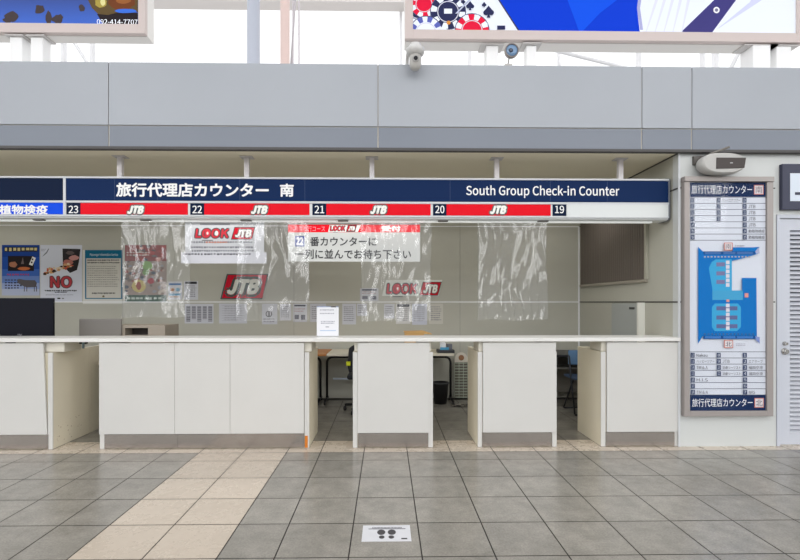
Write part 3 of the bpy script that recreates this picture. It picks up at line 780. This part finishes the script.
f.poly([(29, 264.5), (32.5, 265.8), (36, 258), (32.5, 256.4)], (224, 222, 220)); f.up(); f.rect(31.8, 258.5, 33.4, 260.2, (60, 40, 40)); f.rect(31, 261.5, 32.6, 263.2, (60, 40, 40))
f.rows(7, 273.8, 30, 276.5, 1, (166, 70, 110), dash=2.6, fill=.7)
f.rows(5, 279.5, 22, 290, 4, (50, 52, 70), dash=3, fill=.55, ragged=.25)
f.poly([(17, 280), (19, 278.8), (25, 280), (35, 280.2), (37, 283), (36, 287), (27, 287.5), (22, 285.5), (18, 283)], (92, 88, 92)); f.up()
for x in (24, 26.5, 34, 36.2): f.rect(x, 286, x + .8, 291.5, (84, 80, 84))
poster(f, 'blue poster with a cow silhouette, leftmost on the back wall')
f = Flat(YP, (40.3, 245, 82, 302.2), m=M((206, 210, 222), .7))
f.poly([(62.5, 248.5), (80.5, 249), (79, 262), (77, 270), (70, 273), (63, 266)], (44, 40, 42)); f.up()
f.disc(74, 258, 5, 2.6, (196, 140, 134), 14, .2); f.disc(68, 262.5, 5, 3, (176, 110, 100), 14, .2); f.disc(70, 253, 4, 2, (96, 84, 84), 12, .2)
for k in range(34):
    t = random.random(); f.disc(41.5 + t * 31, 273 - t * 8 + random.uniform(-2.2, 2.2), random.uniform(1, 2.2), random.uniform(.8, 1.6), random.choice(((176, 112, 60), (92, 62, 42), (206, 160, 110), (60, 48, 44), (190, 90, 70), (222, 200, 170))), 8, .3)
    if k % 8 == 0: f.up()
f.up(); f.poly([(42, 257), (44.5, 254), (46.5, 252), (48.5, 248.5), (49.3, 249), (47.2, 253), (45, 255)], (120, 122, 134)); f.rows(41.5, 249, 46, 252, 2, (130, 132, 144), dash=1.2)
f.up(); f.t('NO', 49.5, 275.5, 72.8, 288.5, (176, 38, 50), bold=.01, outline=M((60, 40, 46)), ow=.02)
f.up(); f.rows(45, 290, 77, 292, 1, (50, 50, 58), dash=1.8, fill=.7, ragged=0); f.rows(55, 291.8, 67, 293.2, 1, (70, 70, 80), dash=1.6, fill=.7, ragged=0); f.rows(46, 294.5, 75, 296, 1, (150, 152, 166), dash=1.4, fill=.5)
f.rect(57.5, 297.7, 60.6, 299, (36, 36, 40)); f.rect(62, 298, 64.2, 299, (110, 110, 116))
poster(f, 'white poster with food pictures and a large red NO')
f = Flat(YP, (82.8, 250, 124, 304), m=M((214, 214, 210), .7))
f.rect(85, 250, 122.5, 299, (66, 116, 146)); f.rect(85, 250, 122.5, 258, (18, 104, 138)); f.up(); f.rect(86.4, 258.4, 121, 298, (208, 206, 198)); f.t('Passenger Information Service', 90, 253.2, 118, 256.6, (222, 232, 236))
f.up(); f.rows(87.5, 259.5, 119.5, 264.5, 2, (70, 68, 66), dash=1.8, fill=.6, ragged=.05); f.rows(87.5, 266, 119.5, 288, 10, (150, 146, 140), dash=2.2, fill=.5); f.rows(92, 292.5, 116, 294.5, 1, (80, 78, 76), dash=1.5, fill=.8); f.disc(103.5, 296.3, 1.2, 1, (120, 110, 80))
poster(f, 'text poster with a teal heading between the NO and food posters')
f = Flat(YP, (125, 245, 166.5, 302), m=M((150, 132, 124), .6))
f.rect(125, 245, 166.5, 261, (140, 52, 50)); f.rect(125, 295, 166.5, 302, (34, 78, 62)); f.up()
for k in range(90):
    x, y = random.uniform(126, 165), random.uniform(246, 293)
    f.disc(x, y, random.uniform(1, 3), random.uniform(.8, 2.2), random.choice(((170, 60, 56), (190, 172, 164), (110, 90, 90), (96, 60, 60), (206, 150, 140), (70, 68, 80)) if y < 262 else ((180, 160, 150), (120, 104, 96), (206, 196, 186), (150, 80, 70), (80, 88, 100), (150, 150, 156))), 9, .25)
    if k % 12 == 0: f.up()
f.up(); f.disc(147.5, 265.5, 5.5, 4.5, (136, 178, 104), 12, .2); f.disc(146, 272, 3, 4, (120, 160, 96), 12, .2); f.disc(139, 286, 7, 6.5, (200, 182, 110), 20, .05); f.disc(151, 281, 3.5, 3, (170, 50, 66), 12, .15)
f.up(); f.disc(139, 286, 2.6, 4, (150, 70, 50), 12, .2); f.rows(127, 297.3, 163, 300.5, 1, (180, 196, 186), dash=4.5, fill=.8); f.rows(127, 252, 151, 257, 2, (200, 180, 176), dash=3, fill=.6)
poster(f, 'red and brown food poster seen through the leftmost vinyl sheet')

def sheet(x0, y0, x1, y1, label, kind, m=None):
    f = Flat(YP, (x0, y0, x1, y1), m=m or M((200, 202, 210), .7)); w, h = x1 - x0, y1 - y0
    gy = (130, 130, 140)
    if kind == 'rows': f.rows(x0 + w*.12, y0 + h*.14, x1 - w*.12, y1 - h*.12, max(3, int(h / 2.6)), gy, dash=1.6, fill=.45)
    elif kind == 'head': f.rect(x0 + w*.08, y0 + .6, x1 - w*.08, y0 + h*.16, (56, 56, 62)); f.up(); f.rows(x0 + w*.1, y0 + h*.24, x1 - w*.08, y1 - h*.1, int(h / 2.8), gy, dash=1.7, fill=.45)
    elif kind == 'table':
        for i in range(5): f.rect(x0 + w*(.06 + i*.19), y0 + h*.12, x0 + w*(.2 + i*.19), y1 - h*(.1 + .12*(i % 2)), (128, 128, 138) if i else (108, 108, 118))
        f.up()
        for j in range(8): f.rect(x0 + w*.05, y0 + h*(.2 + j*.09), x1 - w*.05, y0 + h*(.225 + j*.09), (196, 197, 204))
    elif kind == 'grid':
        for j in range(7): f.rect(x0 + w*.1, y0 + h*(.1 + j*.125), x1 - w*.1, y0 + h*(.115 + j*.125), (166, 166, 176))
        f.up(); f.rows(x0 + w*.2, y0 + h*.14, x1 - w*.1, y1 - h*.1, 7, (160, 160, 170), dash=3, fill=.35)
    elif kind == 'circle':
        f.disc(x0 + w*.45, y0 + h*.5, 3.2, 3.2, (70, 70, 78), 20); f.up(); f.disc(x0 + w*.45, y0 + h*.5, 2.4, 2.4, (200, 200, 206), 20); f.up(); f.rect(x0 + w*.42, y0 + h*.4, x0 + w*.5, y0 + h*.6, (70, 70, 78)); f.rows(x0 + w*.1, y0 + h*.72, x1 - w*.1, y1 - h*.04, 2, gy, dash=1.6)
    elif kind == 'pics':
        f.rect(x0 + w*.1, y0 + .8, x1 - w*.1, y0 + 2.4, (60, 62, 74)); f.rect(x0 + w*.12, y1 - h*.4, x0 + w*.42, y1 - h*.15, (100, 100, 112)); f.rect(x0 + w*.58, y1 - h*.4, x0 + w*.88, y1 - h*.12, (92, 92, 106)); f.rows(x0 + w*.1, y0 + h*.25, x1 - w*.1, y0 + h*.5, 2, (170, 130, 130), dash=1.6)
    elif kind == 'colour':
        f.rect(x0 + w*.08, y0 + h*.1, x1 - w*.08, y0 + h*.2, (60, 110, 170)); f.disc(x0 + w*.3, y0 + h*.45, 2.2, 1.8, (170, 120, 80)); f.disc(x0 + w*.7, y0 + h*.45, 2.2, 1.8, (110, 160, 190)); f.rect(x0 + w*.1, y0 + h*.66, x1 - w*.1, y0 + h*.78, (70, 140, 180)); f.rows(x0 + w*.1, y0 + h*.82, x1 - w*.1, y1 - h*.05, 1, (190, 140, 70), dash=2)
    tag(f.build('paper_sheet'), label, 'paper', 'small papers pinned to the back wall')
sheet(168, 281.5, 182, 299.5, 'small paper with blue and orange pictures, right of the red food poster', 'colour')
sheet(184, 281, 198, 299.8, 'small white paper with dark heading above the dark-columned table sheet', 'head')
sheet(184.6, 304, 213.4, 323.5, 'wide paper with dark table columns, leftmost in the lower row', 'table')
sheet(219, 303.5, 247, 323.5, 'wide pale paper with faint grid rows below the red slanted logo', 'grid')
sheet(262, 303.6, 277.3, 324.3, 'small paper with a circled mark, right of the faint grid sheet', 'circle')
sheet(280, 304, 291, 320.5, 'pale shorter paper between the circled mark and the picture paper', 'rows')
sheet(293, 304, 307, 322, 'paper with a dark heading line and two small pictures', 'pics')
sheet(310, 303.6, 326, 322, 'pale paper partly hidden behind the standing notice', 'rows')
sheet(342.3, 303.6, 356, 324.5, 'tall pale paper just right of the standing notice', 'rows')
sheet(357, 303.6, 367, 316, 'short pale paper beside the tall one right of standing notice', 'rows')
sheet(360, 288.3, 378.5, 301, 'wide bluish paper above the white metal strip, left of the lower logo panel', 'pics')
sheet(384, 304, 394.5, 318.5, 'narrow pale paper below left end of the lower logo panel', 'rows')
sheet(396, 303.6, 410.5, 323.8, 'white paper with strong dark heading below the lower logo panel', 'head', M((210, 210, 210), .7))
sheet(412, 303.6, 427, 324.8, 'bluish paper below the lower logo panel, second from right end', 'rows', M((196, 200, 214), .7))
sheet(429, 303.6, 443, 324, 'pale cream paper at right end of the lower row of papers', 'rows', M((200, 198, 190), .7))
# logo panels
def para(x0, x1, y0, y1, k, m_, th=.01):
    P = [S2(x0, y1, YP), S2(x1 - k, y1, YP), S2(x1, y0, YP), S2(x0 + k, y0, YP)]
    f = Flat(YP - th); f.prism([(p[0], p[1]) for p in P], 1, YP - th + .0001, YP + .003, m_); return f
f = para(220.5, 268.5, 274, 299, 6.5, M((60, 72, 70), .5)); 
f.poly([(222, 298), (262.3, 298), (267, 275), (228, 275)], (200, 16, 44)); f.up().up()
f.t('JTB', 224, 276.3, 262.5, 297.4, (222, 224, 216), shear=.3, bold=.025, outline=M((54, 70, 68)), ow=.055)
tag(f.build('logo_panel'), 'red slanted panel with three white letters on the back wall', 'sign')
f = para(382, 442.3, 280, 296, 4, M((222, 226, 220), .5)); look(f, 385.5, 281.8, 441.8, 295.6, 419)
tag(f.build('logo_panel'), 'white slanted panel with LOOK lettering and red logo on the back wall', 'sign')

# ------------------------------------------------------------------ right side wall of the bay
def YSIDE(px):                        # distance at which the side wall shows at that column
    a = (px - CX) / F
    return XR / (a * _c + _s) * (-a * _s + _c)
ya, yb = YSIDE(647), YSIDE(581.5)
a, b = (647 - CX) / F, (CY - 281) / F
zb1 = H + b * (XR / (a * _c + _s))
r = E('dark_board', (XR - .01, (ya + yb)/2, zb1), 'dark brown ribbed shutter panel on the right side wall of the bay', 'panel')
m = MB(); m.box(XR - .016, XR - .006, ya, yb, zb1 + .02, 2.62, M((98, 90, 84), .5)); 
n = 34
for i in range(n): y = ya + (yb - ya) * (i + .3) / n; m.box(XR - .020, XR - .016, y, y + (yb - ya) / n * .5, zb1 + .02, 2.62, M((102, 94, 87), .5))
m.build('ribbed_panel', r)
MB().box(XR - .03, XR - .001, ya - .02, yb, zb1 - .012, zb1 + .02, M((150, 144, 132), .5)).build('lower_frame', r)
MB().box(XR - .03, XR - .001, ya - .03, ya, zb1 + .02, 2.62, M((170, 168, 154), .5)).build('side_frame', r)
ya, yb = YSIDE(643.5), YSIDE(617)
r = E('distribution_box', (XR - .03, (ya+yb)/2, .7), 'grey electrical cabinet on the right side wall just above the countertop', 'cabinet')
zc = H - .012
MB().box(XR - .06, XR - .0005, ya + .0, yb, .6, zc, M((150, 152, 148), .45)).build('cabinet_body', r, bevel=.003)
MB().box(XR - .072, XR - .061, ya + .01, yb - .01, .62, zc - .01, M((164, 168, 166), .4)).build('door', r, bevel=.002)
MB().box(XR - .074, XR - .0725, ya + .05, ya + .17, zc - .07, zc - .045, M((60, 62, 62), .4)).build('lock_plate', r)
MB().box(XR - .075, XR - .0005, ya - .03, ya - .001, .6, zc + .006, M((222, 222, 214), .4)).build('side_trim', r)

# ------------------------------------------------------------------ map board on the right
YM = YC - .055
fr = M((158, 151, 148), .4, .2, name='warm_metal_frame')
ox0, ox1, oz0, oz1 = X(684.5, YM), X(773.5, YM), Z(416.5, YM, 730), Z(181.6, YM, 730)
ix0, ix1, iz0, iz1 = X(690, YM), X(767.3, YM), Z(411, YM, 730), Z(182.1, YM, 730)
r = E('map_board', ((ox0+ox1)/2, YC, oz0), 'tall framed counter map board with blue terminal plan on right wall', 'sign')
MB().box(ox0, ix0, YM, YC - .0005, oz0, oz1, fr).box(ix1, ox1, YM, YC - .0005, oz0, oz1, fr).box(ix0, ix1, YM, YC - .0005, oz0, iz0, fr).build('frame', r, bevel=.003)
MB().box(ox0 - .004, ox1 + .001, YM - .012, YC - .0005, oz1, Z(176.3, YM - .012, 730), fr).build('top_cap', r, bevel=.003)
YMp = YM + .022
f = Flat(YMp); f.box(ix0, ix1, YMp, YC - .002, iz0, iz1, M((212, 217, 228), .5)); f.c = None
def msy(y): return y
f.poly([(690, 182.3), (767.3, 182.3), (767.3, 196.8), (690, 196.8)], navy); f.poly([(690, 395), (767.3, 395), (767.3, 411), (690, 411)], navy)
ln = (70, 78, 100)
for k in range(8): y = 197.2 + 6.15 * k; f.rect(690, y - .25, 767, y + .25, ln)
for k in range(8): y = 351.8 + 6.15 * k; f.rect(690, y - .25, 767, y + .25, ln)
f.up()
f.t('旅行代理店カウンター', 691.5, 185.2, 752, 193.8, (240, 242, 246)); f.t('旅行代理店カウンター', 692, 398.4, 752.5, 406.8, (240, 242, 246))
def ns(x0, y0, x1, y1, ch):
    f.rect(x0, y0, x1, y1, (196, 120, 110)); f.up(); f.rect(x0 + .7, y0 + .7, x1 - .7, y1 - .7, (216, 210, 212)); f.up(); f.t(ch, x0 + 1.4, y0 + 1.4, x1 - 1.4, y1 - 1.4, (110, 96, 110) if ch == '南' else (40, 48, 80))
ns(753.8, 185, 763.5, 194.6, '南'); ns(754.3, 398, 763.7, 407.6, '北')
def cell(x, y, num, txt='', w=16):
    f.rect(x, y, x + 4, y + 4.6, (52, 66, 100)); f.up(); f.t(num, x + .8, y + .9, x + 3.2, y + 3.7, (208, 214, 226))
    if txt: f.t(txt, x + 5.8, y + .8, x + 5.8 + w, y + 4, (84, 84, 96))
for k in range(7):
    y = 198 + 6.15 * k; cell(690.2, y, str(30 + k)); cell(742.3, y, str(19 + k), '' if k in (0,) else ('JTB' if k < 5 else '動植物検疫'), 7 if k < 5 else 16)
    if k < 4: cell(716.2, y, str(26 + k), 'ジェイエア ツアー' if k == 0 else '', 18)
L = ('Nakau', 'ハッピーツアー', 'TM & A', '', 'H.I.S', '', 'TM & A')
R_ = ('', 'エアサーブ', '福岡空港', '福岡空港', '', '', 'NKS')
for k in range(7):
    y = 352.7 + 6.15 * k; cell(690.2, y, str(12 + k), L[k], 18 if k == 1 else 11); cell(742.3, y, str(1 + k), R_[k], 14 if R_[k] != 'NKS' else 6)
    if k < 4: cell(716.2, y, str(8 + k), ('', 'JTB', '近畿ツーリスト', '近畿ツーリスト')[k], 7 if k == 1 else 18)
b1, b2, b3, pk = (0, 112, 190), (60, 164, 212), (20, 78, 140), (120, 120, 160)
f.poly([(697.3, 247), (702, 251.5), (731, 251.5), (731, 247.5), (752, 247.5), (758.5, 247), (757, 254), (740, 259), (731, 261), (731, 291), (741, 291), (741, 278), (755.5, 278), (756, 337), (759, 344), (752, 336), (702, 336), (697.3, 343.5)], b1)
f.up(); f.poly([(711, 262), (715, 259.5), (731, 259.5), (731, 292), (712, 292), (708, 268)], b2); f.rect(711.5, 290.5, 742, 300, (70, 160, 205)); 
f.poly([(711, 307), (714, 303.5), (737, 303.5), (740, 307), (740, 327), (736, 331), (714, 331), (711, 327)], b2)
f.rect(702.5, 251.5, 754, 254.7, b3); f.rect(702.5, 335.5, 754, 339, b3)
f.up()
for x in (704, 722.5, 736): f.rect(x, 252, x + 16 if x != 722.5 else x + 12, 254.2, (70, 110, 170)); f.rect(x, 336, x + 16 if x != 722.5 else x + 12, 338.4, (60, 120, 190))
for y in (264.5, 273.5, 282): f.rect(715.5, y - 2, 724, y + 2, pk)
for y in (308.3, 317.5, 326.2): f.rect(715.5, y - 2, 736.5, y + 2, (96, 104, 150))
f.up()
for y in (262.5, 267, 271.5, 276, 280.5, 285, 305.5, 310, 314.5, 319, 323.5, 328): f.rect(725, y - 1.8, 728.6, y + 1.8, (214, 212, 222))
for k in range(14): f.rect(703 + k * 3.4, 256.2, 704.8 + k * 3.4, 257.6, (180, 176, 180)); f.rect(703 + k * 3.7, 333.3, 704.8 + k * 3.7, 334.6, (60, 90, 130))
f.rect(743.5, 293.2, 747.3, 297.4, (214, 150, 140)); f.rect(725.3, 299.5, 728.2, 302, (214, 150, 140))
f.poly([(754, 251.5), (757.5, 247.5), (758.5, 253.5), (755, 254)], (170, 176, 206)); f.poly([(754, 336), (758.5, 337), (758.5, 343.5), (755, 340)], (130, 146, 200))
ns(723, 242.8, 731.6, 250.6, '南'); ns(723, 340, 732, 347.8, '北')
f.rows(734, 245.5, 744, 248, 1, (150, 150, 164), dash=1.6); f.rows(735, 343.5, 745, 346.5, 2, (150, 150, 164), dash=1.6)
f.build('printed_panel', r)
MB().box(ix0, ix1, YM + .004, YM + .007, iz0, iz1, clear_mat('board_glass', .0, .01, ior=1.12)).build('glass_cover', r)

# wall speaker
Yq = YC - .15
cx, cz = X(723.7, Yq), Z(163, Yq, 723)
r = E('wall_speaker', (cx, YC, cz - .12), 'white wall speaker with dark grille above the map board', 'speaker')
gw = M((184, 183, 180), .45)
hw, hh = (X(746.5, Yq) - X(701.5, Yq)) / 2, (Z(152.7, Yq, 723) - Z(174, Yq, 723)) / 2
def ell(s, sy=1, n=28):
    return [(cx + hw * s * (abs(math.cos(t)) ** .75) * (1 if math.cos(t) > 0 else -1), cz + hh * s * sy * (abs(math.sin(t)) ** .9) * (1 if math.sin(t) > 0 else -1)) for t in [2*PI*k/n for k in range(n)]]
m = MB(); rings = []
for (s_, y) in ((.80, YC - .03), (.96, YC - .06), (1, YC - .1), (.98, YC - .14), (.90, YC - .165), (.86, YC - .165)):
    rings.append([m.bm.verts.new((p[0], y, p[1])) for p in ell(s_)])
for A, B in zip(rings, rings[1:]):
    for i in range(28): f_ = m.bm.faces.new((A[i], A[(i+1) % 28], B[(i+1) % 28], B[i])); f_.smooth = True
m.bm.faces.new(rings[0]); m.bm.faces.new(rings[-1]); m.mi(gw); m.build('speaker_body', r)
gx0, gx1 = X(715, Yq), X(744.5, Yq)
m = MB(); m.prism([(gx0, cz - .058), (gx1 - .015, cz - .05), (gx1, cz + .045), (gx0 + .002, cz + .045)], 1, YC - .172, YC - .164, M((72, 66, 64), .7)); m.build('grille', r, bevel=.003)
MB().box((gx0+gx1)/2 - .012, (gx0+gx1)/2 + .012, YC - .1735, YC - .172, cz - .008, cz - .002, M((190, 190, 190), .3, .5)).build('badge', r)
MB().tube([(cx - .16, YC - .03, cz + .06), (cx - .09, YC - .1, cz + .10), (cx + .04, YC - .17, cz + .143)], .010, M((120, 116, 110), .4, .3)).build('bracket_arm', r)
MB().box(cx - .2, cx - .05, YC - .03, YC - .0005, cz + .02, cz + .1, M((88, 84, 80), .5)).build('bracket', r)

# navy pictogram sign over the door
nx0, nx1, nz0, nz1 = X(779, YC), X(779, YC) + .62, Z(213.5, YC, 785), Z(165, YC, 785)
r = E('pictogram_sign', ((nx0+nx1)/2, YC, nz0), 'navy square sign with white pictogram field above the louvred door', 'sign')
MB().box(nx0, nx1, YC - .04, YC - .0005, nz0 + .03, nz1, M((38, 42, 68), .4)).build('sign_panel', r, bevel=.003)
px0 = X(790, YC - .04)
m = MB(); m.box(px0, px0 + .4, YC - .043, YC - .0402, nz0 + .11, nz1 - .09, M((212, 222, 234), .4)); m.build('pictogram_field', r, bevel=.004)
MB().box(px0 + .045, px0 + .36, YC - .046, YC - .0432, nz0 + .17, nz0 + .195, M((38, 42, 68), .4)).build('pictogram', r)

# door
dm = M((196, 200, 210), .4, name='pale_blue_grey_paint')
d1 = MB(); d1.box(DX0 + .004, DX0 + .035, YC - .008, YC + .1, 0, DZ - .002, dm).box(DX1 - .035, DX1 - .004, YC - .008, YC + .1, 0, DZ - .002, dm).box(DX0 + .035, DX1 - .035, YC - .008, YC + .1, DZ - .035, DZ - .002, dm)
door = d1.build('door_1', bevel=.002); struct(door)
lx0, lx1, lz0, lz1 = X(791, YC), DX1 - .15, Z(434, YC, 790), Z(230, YC, 790)
a, b, zt = DX0 + .04, DX1 - .04, DZ - .04
m = MB(); m.box(a, lx0, YC + .012, YC + .05, .012, zt, dm).box(lx1, b, YC + .012, YC + .05, .012, zt, dm).box(lx0, lx1, YC + .012, YC + .05, .012, lz0, dm).box(lx0, lx1, YC + .012, YC + .05, lz1, zt, dm)
struct(m.build('door_leaf', door))
m = MB(); m.box(lx0, lx1, YC + .045, YC + .05, lz0, lz1, M((110, 112, 120), .6)); n = 46; dz = (lz1 - lz0) / n
for i in range(n):
    z = lz0 + dz * i; m.prism([(YC + .008, z + .001), (YC + .008, z + dz * .30), (YC + .04, z + dz * .85), (YC + .04, z + dz * .6)], 0, lx0, lx1, M((198, 201, 210), .4))
struct(m.build('louvre', door))
m = MB(); kx = X(785.3, YC)
for zz, rr in ((Z(351.5, YC, 785), .024), (Z(343.6, YC, 785), .0145)):
    m.lathe((kx, YC + .012, zz), [(rr * 1.35, 0), (rr * 1.35, -.006), (rr * .6, -.012), (rr * .6, -.018), (rr, -.022), (rr, -.032), (rr * .8, -.036)], M((190, 188, 184), .2, .9), ax=1)
struct(m.build('door_handle', door))

# ------------------------------------------------------------------ security camera and round lamp on the fascia
Yc = YFAS - .1
cx = X(415.3, Yc); r = E('security_camera', (cx, Yc, Z(70, Yc)), 'white domed security camera at the fascia top below the right board', 'camera')
k = Yc / F
cg = M((205, 204, 202), .4)
z_ = lambda p: Z(p, Yc) - 0
MB().lathe((cx, Yc, 0), [(5*k, z_(44)), (6*k, z_(45)), (6.5*k, z_(47.5)), (9*k, z_(49)), (9.3*k, z_(51)), (8.5*k, z_(54)), (7*k, z_(55)), (6.2*k, z_(56))], cg, n=32).build('housing', r)
MB().lathe((cx, Yc, 0), [(6*k, z_(55.5)), (6*k, z_(60)), (6.1*k, z_(64)), (5.2*k, z_(67.5)), (3*k, z_(69.8)), (.5*k, z_(70.4))], M((190, 188, 184), .35), n=32).build('camera_head', r)
MB().lathe((cx, Yc - 5*k, z_(61.4)), [(3.6*k, 0), (3.6*k, -1.6*k), (2.6*k, -2*k)], M((170, 168, 166), .3), ax=1).build('lens_ring', r)
MB().lathe((cx, Yc - 7.05*k, z_(61.4)), [(2.2*k, 0), (2*k, -.6*k)], M((18, 18, 26), .1), ax=1).build('lens', r)
MB().tube([(cx - .03, Yc + .02, z_(45)), (cx - .06, Yc + .05, z_(46)), (cx - .07, YFAS + .03, ZT + .06), (cx - .07, YFAS + .03, ZT - .001)], .016, cg, bend=.03).build('mounting_arm', r)
Yl = YFAS + .03; k = Yl / F
cx, cz = X(511.5, Yl), Z(50, Yl)
r = E('round_spotlight', (X(508, Yl), Yl, ZT), 'small round blue glass lamp on a stalk standing on the fascia', 'lamp')
MB().box(X(508, Yl) - .035, X(508, Yl) + .035, Yl - .02, Yl + .02, ZT, ZT + .022, M((180, 176, 172), .4)).build('base', r, bevel=.003)
MB().tube([(X(508, Yl), Yl, ZT + .02), (X(509.3, Yl), Yl + .005, Z(56, Yl))], .006, M((150, 146, 144), .4)).build('stalk', r)
MB().lathe((cx, Yl, cz), [(4*k, 6*k), (6.6*k, 3*k), (7.1*k, 0), (7.1*k, -2*k), (6.2*k, -2.4*k), (6*k, -1*k)], M((150, 142, 140), .35), ax=1, closed=False).build('lamp_shade', r)
MB().lathe((cx, Yl - 1.2*k, cz), [(6.05*k, 0), (5.2*k, -.6*k), (3.4*k, -1.2*k)], M((110, 142, 178), .15), ax=1).build('lamp_glass', r)
MB().lathe((cx - 1.2*k, Yl - 2.5*k, cz - .5*k), [(2.2*k, 0), (1.4*k, -.5*k)], M((52, 62, 84), .2), ax=1).build('bulb_holder', r)

# ------------------------------------------------------------------ floor sticker
y0f, y1f = YF(541.5, 386), YF(525.5, 386)
sxa, sxb = X(361.5, y0f), X(411.5, y0f)
def FX(u): return sxa + (sxb - sxa) * u
def FY(v): return y0f + (y1f - y0f) * v
m = MB(); m.box(sxa, sxb, y0f, y1f, .0, .0012, M((206, 207, 212), .4))
dk_ = M((62, 60, 64), .6); gl = M((120, 120, 126), .6)
m.face([(FX(.12), FY(.74), .0016), (FX(.90), FY(.74), .0016), (FX(.90), FY(.79), .0016), (FX(.12), FY(.79), .0016)], gl)
x = .2
while x < .82:
    m.face([(FX(x), FY(.80), .0018), (FX(x + .02), FY(.80), .0018), (FX(x + .02), FY(.88), .0018), (FX(x), FY(.88), .0018)], gl); x += .03
m.face([(FX(.80), FY(.11), .0016), (FX(.92), FY(.11), .0016), (FX(.92), FY(.19), .0016), (FX(.80), FY(.19), .0016)], dk_)
for s_, c in ((-1, .39), (1, .61)):
    for (du, v, ru, rv, ) in ((0, .55, .085, .17), (-s_ * .012, .25, .058, .10)):
        pts = [(FX(c + du + ru * math.cos(t)), FY(v + rv * math.sin(t)), .0016) for t in [2*PI*k/20 for k in range(20)]]
        m.face(pts, dk_)
tag(m.build('floor_sticker'), 'white floor sticker with a pair of black footprints on grey tile', 'sticker')

# ------------------------------------------------------------------ light
w = bpy.data.worlds.new('hall_light'); S.world = w; w.use_nodes = True; nt = w.node_tree
bg = nt.nodes['Background']
tc = nt.nodes.new('ShaderNodeTexCoord'); sp = nt.nodes.new('ShaderNodeSeparateXYZ'); nt.links.new(tc.outputs['Generated'], sp.inputs[0])
# front (towards the big window): bright; behind the camera: dimmer hall, brighter overhead
mz = nt.nodes.new('ShaderNodeMapRange'); mz.interpolation_type = 'SMOOTHSTEP'; mz.inputs['From Min'].default_value = 0; mz.inputs['From Max'].default_value = .75
mz.inputs['To Min'].default_value = .42; mz.inputs['To Max'].default_value = 1.15
nt.links.new(sp.outputs['Z'], mz.inputs['Value'])
my = nt.nodes.new('ShaderNodeMapRange'); my.interpolation_type = 'SMOOTHSTEP'; my.inputs['From Min'].default_value = .2; my.inputs['From Max'].default_value = .7
nt.links.new(sp.outputs['Y'], my.inputs['Value'])
mx = nt.nodes.new('ShaderNodeMix'); mx.data_type = 'FLOAT'
nt.links.new(my.outputs[0], mx.inputs['Factor']); nt.links.new(mz.outputs[0], mx.inputs[2]); mx.inputs[3].default_value = 1.3
# the hall's glazed front behind the camera: a bright band of windows between posts
def rng(src, a, b, c, d, k='SMOOTHSTEP'):
    n = nt.nodes.new('ShaderNodeMapRange'); n.interpolation_type = k
    for i, v in zip(('From Min', 'From Max', 'To Min', 'To Max'), (a, b, c, d)): n.inputs[i].default_value = v
    nt.links.new(src, n.inputs['Value']); return n.outputs[0]
def mth(op, a, b=None, v=None):
    n = nt.nodes.new('ShaderNodeMath'); n.operation = op; nt.links.new(a, n.inputs[0])
    if b is not None: nt.links.new(b, n.inputs[1])
    elif v is not None: n.inputs[1].default_value = v
    return n.outputs[0]
zs = sp.outputs['Z']
band = mth('MULTIPLY', rng(zs, .10, .13, 0, 1), rng(zs, .30, .34, 1, 0))
band = mth('MULTIPLY', band, rng(sp.outputs['Y'], -.35, -.3, 1, 0))
post = rng(mth('SINE', mth('MULTIPLY', sp.outputs['X'], v=44)), -.1, .2, 1, .05)
band = mth('MULTIPLY', mth('MULTIPLY', band, post), v=5)
tot = mth('ADD', mx.outputs[0], band)
nt.links.new(tot, bg.inputs['Strength']); bg.inputs['Color'].default_value = (.985, .99, 1, 1)

def area(name, loc, rot, sx, sy, power, col=(1, 1, 1)):
    l = bpy.data.lights.new(name, 'AREA'); l.shape = 'RECTANGLE'; l.size = sx; l.size_y = sy; l.energy = power; l.color = col
    o = bpy.data.objects.new(name, l); COL.objects.link(o); o.location = loc; o.rotation_euler = rot; return o
# overhead lights added behind the camera for vinyl streaks and soft shadows
for i in range(4):
    for j in range(2):
        area('overhead_fill', (-6 + 4 * i, -1.5 - 3.5 * j, 6.5), (0, 0, 0), 1.6, .35, 60, (1, .98, .95))
# tubes in the underside of the header sign
area('sign_tube', ((XL + ex) / 2, YS + .1, zb_ - .03), (0, 0, 0), ex - XL - .6, .05, 3.5, (1, .99, .96))
for x in (-5.5, -2.8, .0, 2.2): area('bay_fill', (x, 6.0, ZS - .03), (0, 0, 0), 1.2, .2, 8, (1, .98, .92))  # fill lights added to brighten the bay, no fixtures there

S.view_settings.view_transform = 'Standard'; S.view_settings.look = 'None'; S.view_settings.gamma = 1; S.view_settings.use_curve_mapping = False
S.view_settings.exposure = 0
S.cycles.use_denoising = True; S.cycles.max_bounces = 8; S.cycles.transparent_max_bounces = 12
